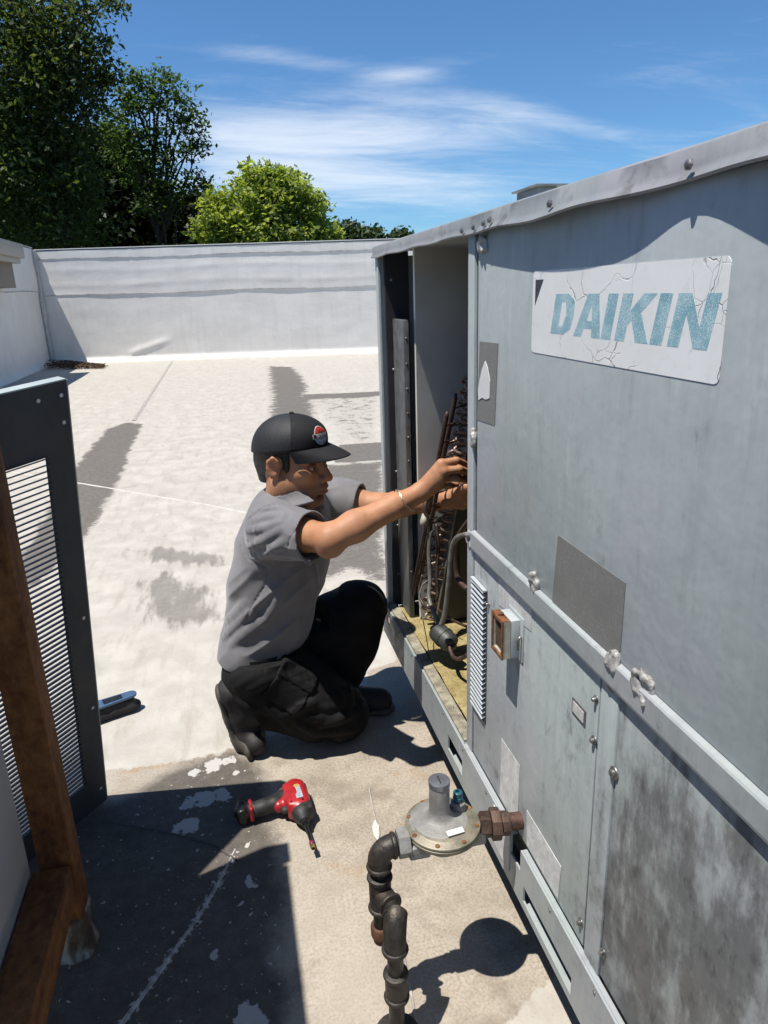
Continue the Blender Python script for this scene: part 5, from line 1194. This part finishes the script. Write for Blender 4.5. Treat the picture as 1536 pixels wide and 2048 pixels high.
# sit flat on the roof
tr.plane((0,0,.004), (0,0,-1))
x_, y_, z_ = tr.full(); rr_ = np.sqrt((x_-pel[0])**2+(y_-pel[1])**2); tr.a = np.where(rr_ < .19, np.maximum(tr.a, (z_-pel[2]-.062+0*rr_).astype(np.float32)*np.ones_like(tr.a)), tr.a)
t = T('black_cotton'); n = t.noise(18, 5, .6); wv_ = t.noise(700, 2, .5); c = t.mix(t.rng(n, .3, .7), (.0078,.0076,.0080), (.0135,.013,.0135))
blackc = t.set(col=c, rough=.82, nrm=t.bump(wv_, .35, .001), spec=.2)
trs = sculpt(tr, 'trousers', blackc, man, 2)
# cargo pocket on the near thigh: sheet of cloth standing off the leg
axT = norm(knR-hipR); pc = tr.hit(*Z1((455,1640))[0]); 
pk = SDF(tuple(pc-.12), tuple(pc+.12), .003); sub = tuple(slice(None) for _ in range(3))
i0 = np.round((pk.lo-tr.lo)/tr.h).astype(int)
gx, gy, gz = [np.clip(np.round((pk.ax[i]-tr.lo[i])/tr.h).astype(int), 0, tr.n[i]-1) for i in range(3)]
pk.a = tr.a[np.ix_(gx, gy, gz)]-.0055
PM = np.array([axT, norm(np.cross([0,-1,.15], axT)), norm([0,-1,.15])]); 
xx, yy, zz_ = pk.full(); dq = [(xx-pc[0])*PM[i][0]+(yy-pc[1])*PM[i][1]+(zz_-pc[2])*PM[i][2] for i in range(3)]
pk.inter(np.maximum(np.maximum(np.abs(dq[0])-.058, np.abs(dq[1])-.062), np.abs(dq[2])-.06)); pko = sculpt(pk, 'cargo_pocket', blackc, trs, 2)
fl2 = SDF(tuple(pc-.12), tuple(pc+.12), .003); fl2.a = tr.a[np.ix_(gx, gy, gz)]-.0095
sgn = 1 if PM[1][2] > 0 else -1
fl2.inter(np.maximum(np.maximum(np.abs(dq[0])-.061, np.abs(dq[1]-sgn*.042)-.024), np.abs(dq[2])-.06)); sculpt(fl2, 'pocket_flap', blackc, pko, 2)
# belt
m = MB(); bc = pel+zv*.052-fT*.012; ring = []
for k in range(48):
    a = 2*math.pi*k/48; r_ = bc+fT*.124*math.cos(a)+lT*.166*math.sin(a)
    o_ = fT*math.cos(a)+lT*math.sin(a); ring += [r_-zv*.019, r_+o_*.004-zv*.019, r_+o_*.004+zv*.019, r_+zv*.019]
m.add(ring, [(4*i+j, 4*i+(j+1) % 4, (4*((i+1) % 48))+(j+1) % 4, (4*((i+1) % 48))+j) for i in range(48) for j in range(4)])
m.build('belt', simple('black_belt', (.012,.012,.012), .5), trs, 40)

# ---- boots
boot_m = simple('boot_leather', (.020,.018,.017), .7, 0, .3, 40, .4, 120, .002); sole_m = simple('boot_sole', (.085,.072,.060), .75, 0, .3, 50, .4, 150, .003)
hl = PY(436, 1392, 1.955); bl = PY(468, 1478, 1.965); to = G(505, 1500, .030)+np.array([0,.01,0]); dn = norm(bl-hl)
so_n = norm(np.cross(dn, [0,1,0]));
if so_n[0] > 0: so_n = -so_n
f = SDF((-.16,1.85,.0), (.12,2.07,.27), .003)
f.chain([hl-so_n*.046, mid(hl, bl, .5)-so_n*.046, bl-so_n*.046], [.042,.044,.050], .02); f.cone(bl-so_n*.044, to+np.array([.012,0,.012]), .044, .032, .02); f.chain([hl-so_n*.045, anR, mid(anR, knR, .12)], [.042,.050,.052], .03)
f.plane((0,0,.006), (0,0,-1)); f.disp(lambda P: (fbm(P*32, 3, 6)-.5)*.005)
b1 = sculpt(f, 'boot', boot_m, man, 2)
f = SDF((-.18,1.85,-.002), (.12,2.07,.27), .003)
f.chain([hl-so_n*.008, mid(hl, bl, .5)-so_n*.006, bl-so_n*.008, to+np.array([-.012,0,-.008])], [.036,.033,.042,.032], .012, 'u', (so_n, 2.6))
for k in range(11):
    q = hl+(bl-hl)*(k/9.0-.08)+so_n*.009; f.cone(q-np.array([0,.05,0]), q+np.array([0,.05,0]), .0042, .0042, .002, 's')
f.plane((0,0,.001), (0,0,-1)); sculpt(f, 'sole', sole_m, b1, 1)
fx = norm([.97,-.22,0]); fy = np.cross(zv, fx); fh = np.array([.215,2.09,0]); 
f = SDF((.12,1.93,-.002), (.50,2.20,.22), .003)
f.chain([fh+zv*.050+fx*.02, fh+fx*.10+zv*.048, fh+fx*.195+zv*.042], [.040,.042,.040], .02); f.cone(anL+zv*.06, fh+fx*.045+zv*.06, .050, .046, .03); f.plane((0,0,.020), (0,0,-1))
b2 = sculpt(f, 'boot', boot_m, man, 2)
f = SDF((.12,1.93,-.004), (.50,2.20,.06), .003); f.chain([fh+fx*.015+zv*.014, fh+fx*.10+zv*.014, fh+fx*.20+zv*.014], [.042,.039,.044], .01, 'u', (zv, 3.0)); sculpt(f, 'sole', sole_m, b2, 1)

# ---- chain bracelet on the near wrist
bp_ = mid(elR, wrR, .83); da = norm(wrR-elR); ua = norm(np.cross(da, [0,0,1])); wa = np.cross(da, ua); m = MB(); nbd = 44
pts = [bp_+da*(.010*math.sin(a)-.006*math.cos(2*a))+.0355*(ua*math.cos(a)+wa*math.sin(a)) for a in np.linspace(0, 2*math.pi, nbd+1)]
for i in range(nbd):
    c = mid(pts[i], pts[i+1], .5); d = norm(pts[i+1]-pts[i])*.0022; o_ = norm(c-bp_); s_ = np.cross(norm(d), o_); m.obox(c, d, o_*.0009, s_*(.0022 if i % 2 else .0013))
m.build('bracelet', simple('silver_gold', (.50,.42,.32), .4, .8, .1, 100), man)

# ---- cap
capm = simple('cap_black', (.017,.017,.019), .8, 0, .2, 80, .4, 900, .0006, spec=.25)
t = T('cap_mesh'); vv = t.voro(300, None, 'DISTANCE_TO_EDGE', 0, .2); meshm = t.set(col=t.mix(t.rng(vv, .05, .2), (.040,.040,.043), (.006,.006,.006)), rough=.6, nrm=t.bump(vv, .8, .001), spec=.35)
ca, cb_, cH, cz0 = .111, .091, .095, .036
def cap_pt(phi, h, off=0.0):
    """h 0..1 from band to crown top"""
    front = max(0, math.cos(phi)); p_ = 2.25+.9*front; s = max(0, 1-h**p_)**(1/ (1.85+.25*front))
    zb_ = cz0+.017*math.cos(phi)-.004*(1-math.cos(phi))*.5
    x_ = -.012+(ca*(1+.02*front)+off)*s*math.cos(phi); y_ = (cb_+off)*s*math.sin(phi); z_ = zb_+(cH-.017*math.cos(phi)+off)*h
    return H(x_, y_, z_)
def cap_part(ph0, ph1, nph, name, mat, parent, thick=.0025):
    hs2 = [1-(1-k/18)**1.6 for k in range(19)]; m = MB(); vs = []
    phs = np.linspace(ph0, ph1, nph+1)
    for off in (0, -thick):
        for ph in phs:
            for h in hs2:
                dd = -.0016*sum(math.exp(-((ph-sp)/.025)**2) for sp in (0, R_(62), -R_(62), R_(120), -R_(120), math.pi, -math.pi))*(1-h)
                vs.append(cap_pt(ph, h*.999, off+dd))
    k = 19; n0 = (nph+1)*k; fs = []
    for i in range(nph):
        for j in range(k-1):
            a = i*k+j; fs.append((a, a+k, a+k+1, a+1)); fs.append((n0+a, n0+a+1, n0+a+k+1, n0+a+k))
        fs.append((i*k, n0+i*k, n0+(i+1)*k, (i+1)*k))
    m.add(vs, fs); return m.build(name, mat, parent, True)
cap = cap_part(-R_(62), R_(62), 40, 'cap_front', capm, man)
cap_part(R_(62), R_(298), 70, 'cap_mesh_back', meshm, cap)
m = MB(); m.lathe([(.0075,0),(.007,.0025),(.004,.0045),(.0005,.005)], cap_pt(0, .999, -.001), hz_, 14); m.build('cap_button', capm, cap, True)
m = MB(); vs = []; nb_, ms = 36, 12
for th_ in (0, 1):
    for i in range(nb_+1):
        ph = R_(-64+128*i/nb_); B = cap_pt(ph, .015, .0015); q = HM@(B-HC)
        for j in range(ms+1):
            s = j/ms; L = .072*max(0, math.cos(ph*1.36))**.55
            xx_ = q[0]+L*s; yy_ = q[1]*(1-.10*s*abs(math.sin(ph))); zz2 = q[2]-.0035-.020*s*s*.6-2.3*yy_**2*s**.8*(1 if True else 0)+.004*(1-s)-th_*.0032
            vs.append(H(xx_, yy_, zz2))
k = ms+1; n0 = (nb_+1)*k; fs = []
for i in range(nb_):
    for j in range(ms):
        a = i*k+j; fs.append((a, a+k, a+k+1, a+1)); fs.append((n0+a, n0+a+1, n0+a+k+1, n0+a+k))
    a = i*k+ms; fs.append((a, a+k, n0+a+k, n0+a)); a = i*k; fs.append((a, n0+a, n0+a+k, a+k))
fs += [(j, j+1, n0+j+1, n0+j) for j in range(ms)]+[(nb_*k+j, n0+nb_*k+j, n0+nb_*k+j+1, nb_*k+j+1) for j in range(ms)]
m.add(vs, fs); m.build('brim', capm, cap, 50)
# embroidered round badge
def badge(u, v, off):
    ph = u/.098-R_(9); return cap_pt(ph, .40+v/cH*1.05, off)
def badge_poly(poly, off, name, mat, parent=None):
    # fan of small cells so the patch follows the crown
    cv = bpy.data.curves.new('tmp', 'CURVE'); cv.dimensions = '2D'; cv.fill_mode = 'FRONT'
    for pts in (poly if isinstance(poly[0][0], (tuple, list)) else [poly]):
        spn = cv.splines.new('POLY'); spn.points.add(len(pts)-1); spn.use_cyclic_u = True
        for i, (a, b) in enumerate(pts): spn.points[i].co = (a, b, 0, 1)
    return badge_curve(cv, off, name, mat, parent)
def badge_curve(cv, off, name, mat, parent=None, sc=1, du=0, dv_=0):
    ob = bpy.data.objects.new('tmp', cv); col.objects.link(ob); dg = bpy.context.evaluated_depsgraph_get(); me = bpy.data.meshes.new_from_object(ob.evaluated_get(dg)); bpy.data.objects.remove(ob)
    bm = bmesh.new(); bm.from_mesh(me); bmesh.ops.triangulate(bm, faces=bm.faces)
    for _ in range(4):
        es = [e for e in bm.edges if e.calc_length()*sc > .006]
        if not es: break
        bmesh.ops.subdivide_edges(bm, edges=es, cuts=1); bmesh.ops.triangulate(bm, faces=bm.faces)
    vs = [badge(v.co.x*sc+du, v.co.y*sc+dv_, off) for v in bm.verts]; bm.verts.index_update(); fs = [tuple(v.index for v in f.verts) for f in bm.faces]; bm.free()
    return MB().add(vs, fs).build(name, mat, parent or cap)
def circ(r, a0=0, a1=360, n=36): return [(r*math.cos(R_(a)), r*math.sin(R_(a))) for a in np.linspace(a0, a1, n, endpoint=(a1-a0 != 360))]
wht = simple('thread_white', (.75,.74,.72), .7, var=.05, bump=.3, bscale=900, bd=.0005); redt = simple('thread_red', (.55,.035,.025), .7, var=.08); blut = simple('thread_blue', (.30,.50,.62), .7, var=.08); blkt = simple('thread_black', (.012,.012,.013), .8)
bg_ = badge_poly(circ(.0275), .0010, 'badge', wht)
badge_poly(circ(.0258, 0, 180), .0016, 'badge_red', redt, bg_)
badge_poly(circ(.0258, 180, 360), .0016, 'badge_blue', blut, bg_)
badge_poly([(-.0225,0),(-.0225,.006),(-.019,.006),(-.019,.009),(-.016,.009),(-.016,.006),(-.013,.006),(-.013,.0125),(-.010,.0125),(-.010,.008),(-.007,.008),(-.007,.015),(-.0045,.017),(-.002,.015),(-.002,.009),(.001,.009),(.001,.013),(.004,.013),(.004,.018),(.0065,.018),(.0065,.010),(.010,.010),(.010,.0135),(.013,.0135),(.013,.007),(.017,.007),(.017,.0095),(.020,.0095),(.0225,.005),(.0225,0)], .0021, 'badge_skyline', blkt, bg_)
badge_poly([(-.022,-.0125),(-.012,-.009),(-.003,-.013),(.007,-.009),(.018,-.013),(.0135,-.0165),(.004,-.0135),(-.004,-.018),(-.013,-.0135)], .0021, 'badge_wave', wht, bg_)
badge_poly([(-.033,-.0065),(.033,-.0065),(.033,.0065),(-.033,.0065)], .0025, 'badge_banner_rim', wht, bg_)
badge_poly([(-.0318,-.0054),(.0318,-.0054),(.0318,.0054),(-.0318,.0054)], .0030, 'badge_banner', blkt, bg_)
fc = bpy.data.curves.new('tmp', 'FONT'); fc.body = 'SKYLINE'; fc.align_x = 'CENTER'; fc.align_y = 'CENTER'; fc.offset = .02
badge_curve(fc, .0036, 'badge_lettering', wht, bg_, .0120, 0, .0)
# ================================================================== TREES BEYOND THE WALL
def leaf_mat(name, c1, c2, c3, tr=.35):
    t = T(name); n = t.noise(.9, 4, .6, t.pos()); n2 = t.noise(11, 3, .6, t.pos()); c = t.mix(t.rng(n, .35, .65), c1, c2); c = t.mix(t.rng(n2, .5, .68), c, c3)
    t.set(col=c, rough=.55, spec=.35)
    tl = t.n('ShaderNodeBsdfTranslucent', {'Color': t.mix(1.0, c, (1.25,1.3,.55), 'MULTIPLY')}); mx_ = t.n('ShaderNodeMixShader', {0: tr, 1: t.b.outputs[0], 2: tl.outputs[0]}); t.nt.links.new(mx_.outputs[0], t.out.inputs[0])
    return t.m
bark = simple('bark', (.055,.043,.034), .9, 0, .35, 6, .6, 20, .02)
def wpt(px, py, Y): return PY(px, py, Y)
def leaves(clumps, Y, size, dens, seed, sub=.30, up=.25, spread=1.0):
    r = np.random.default_rng(seed); Vs = []; Fs = []; nv = 0
    for px, py, rp in clumps:
        c = wpt(px, py, Y); R = rp/FPX*np.linalg.norm(c-CAM); ns = max(6, int(26*dens*(R/.8)**2))
        d = r.normal(size=(ns,3)); d /= np.linalg.norm(d, axis=1)[:,None]; rad = R*(r.uniform(.25, 1, ns)**.55); cc = c+d*rad[:,None]*np.array([1,1.1*spread,.92])
        n = 30; q = np.repeat(cc, n, 0)+r.normal(size=(ns*n,3))*sub*np.array([1,1,.7])*min(1, .5+R*.35)
        a = r.normal(size=q.shape); a[:,2] = a[:,2]*.6-.25; a /= np.linalg.norm(a, axis=1)[:,None]; b = r.normal(size=q.shape); b[:,2] *= .55; b -= a*(a*b).sum(1)[:,None]; b /= np.linalg.norm(b, axis=1)[:,None]
        s = size*r.uniform(.45, 1.5, len(q))[:,None]
        V = np.stack([q-a*s, q+b*s*.48-a*s*.1, q+a*s, q-b*s*.48-a*s*.1], 1).reshape(-1,3); F = (np.arange(len(q))*4)[:,None]+np.arange(4)+nv; nv += len(V); Vs.append(V); Fs.append(F)
    return np.concatenate(Vs), np.concatenate(Fs)
def tree(name, label, clumps, Y, size, dens, seed, mat, trunk_px, cat='tree', limbs=True, sub=.30, tr=.22, group=None):
    b = wpt(trunk_px, 480, Y); base = (b[0], Y, -6); root = thing(name, base, label, cat, group)
    V, F = leaves(clumps, Y, size, dens, seed, sub); link('crown', np_mesh('crown', V-np.array(base), F), mat, root)
    r = np.random.default_rng(seed+99); topz = max(wpt(c[0], c[1], Y)[2] for c in clumps); m = MB(); n = 14
    stem = [np.array([base[0]+.25*math.sin(k*.9+seed)*(k/n), Y+.2*math.cos(k+seed)*(k/n), -6+(topz+6-.3)*k/n]) for k in range(n+1)]
    m.tube(stem, [tr*(1-.85*k/n) for k in range(n+1)], 9)
    trunk = m.build('trunk', bark, root, True)
    if limbs:
        for px, py, rp in clumps:
            e = wpt(px, py, Y); k = int(np.clip((e[2]+6)/(topz+5.7)*n-2-r.integers(0, 3), 1, n-1)); s = stem[k]; mm = mid(s, e, .5)+np.array([0,0,.25])+r.normal(size=3)*.15
            m = MB(); m.tube([s, mid(s, mm, .5)+r.normal(size=3)*.08, mm, mid(mm, e, .5)+r.normal(size=3)*.08, e], [tr*.38*(1-.8*k/n)+.02,.05,.04,.028,.012], 7); m.build('limb', bark, trunk, True)
    return root
dk = leaf_mat('leaf_dark', (.045,.070,.022), (.075,.110,.030), (.17,.185,.075), .45)
md = leaf_mat('leaf_mid', (.060,.105,.028), (.085,.140,.036), (.13,.185,.055), .45)
br = leaf_mat('leaf_bright', (.20,.28,.05), (.33,.40,.08), (.60,.58,.26), .5)
fa = leaf_mat('leaf_far', (.050,.085,.035), (.070,.110,.045), (.09,.13,.055), .3)
tree('tall_tree', 'tall dark leafy tree filling the upper left corner', [(20,20,90),(90,50,85),(150,70,55),(185,115,42),(205,150,26),(30,130,110),(120,140,80),(160,190,50),(60,230,110),(130,240,70),(20,330,120),(110,330,85),(60,430,110),(140,420,75),(-60,100,140),(-60,300,160),(-40,450,140),(200,12,22),(222,4,16),(215,170,14)], 26, .085, .62, 1, dk, 125)
tree('slender_tree', 'slender open green tree between the dark tree and the round bright tree', [(275,160,22),(300,165,26),(325,158,22),(350,185,24),(285,195,30),(335,205,26),(372,215,20),(250,190,20),(235,215,24),(262,232,34),(318,240,34),(392,250,22),(400,275,16),(365,255,26),(292,290,40),(345,295,32),(385,300,20),(325,350,38),(262,330,48),(378,352,22),(410,365,18),(240,280,44),(225,255,34),(350,390,26),(300,400,40)], 30, .085, .62, 2, md, 325, sub=.26, tr=.17)
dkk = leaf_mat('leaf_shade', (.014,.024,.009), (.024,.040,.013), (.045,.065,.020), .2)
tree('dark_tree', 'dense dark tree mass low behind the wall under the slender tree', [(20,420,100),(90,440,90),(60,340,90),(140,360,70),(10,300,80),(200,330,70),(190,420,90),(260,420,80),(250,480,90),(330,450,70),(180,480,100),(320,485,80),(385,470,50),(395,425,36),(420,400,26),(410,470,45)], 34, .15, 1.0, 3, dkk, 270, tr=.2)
tree('round_tree', 'round bright yellow green tree standing just behind the far wall', [(530,400,55),(480,410,48),(585,400,50),(555,370,40),(510,365,36),(440,435,42),(465,460,50),(620,430,42),(640,462,34),(530,455,70),(590,460,58),(412,462,28),(658,478,22),(600,370,22),(545,345,18),(430,405,20),(500,490,60),(570,495,60),(450,490,45),(630,492,40)], 28, .105, 1.15, 4, br, 530, limbs=False, sub=.22)
tree('far_tree', 'small hazy far tree just right of the round bright tree', [(705,468,18),(690,475,20),(720,478,16),(735,470,12),(752,472,13),(742,482,16),(700,488,20)], 70, .26, 1.0, 5, fa, 715, limbs=False, sub=.5, tr=.3)
tree('far_tree', 'tiny far tree just above the corner of the unit', [(805,468,9),(795,474,10),(815,474,8),(788,480,9),(810,482,14)], 75, .24, 1.0, 6, fa, 805, limbs=False, sub=.4, tr=.3)
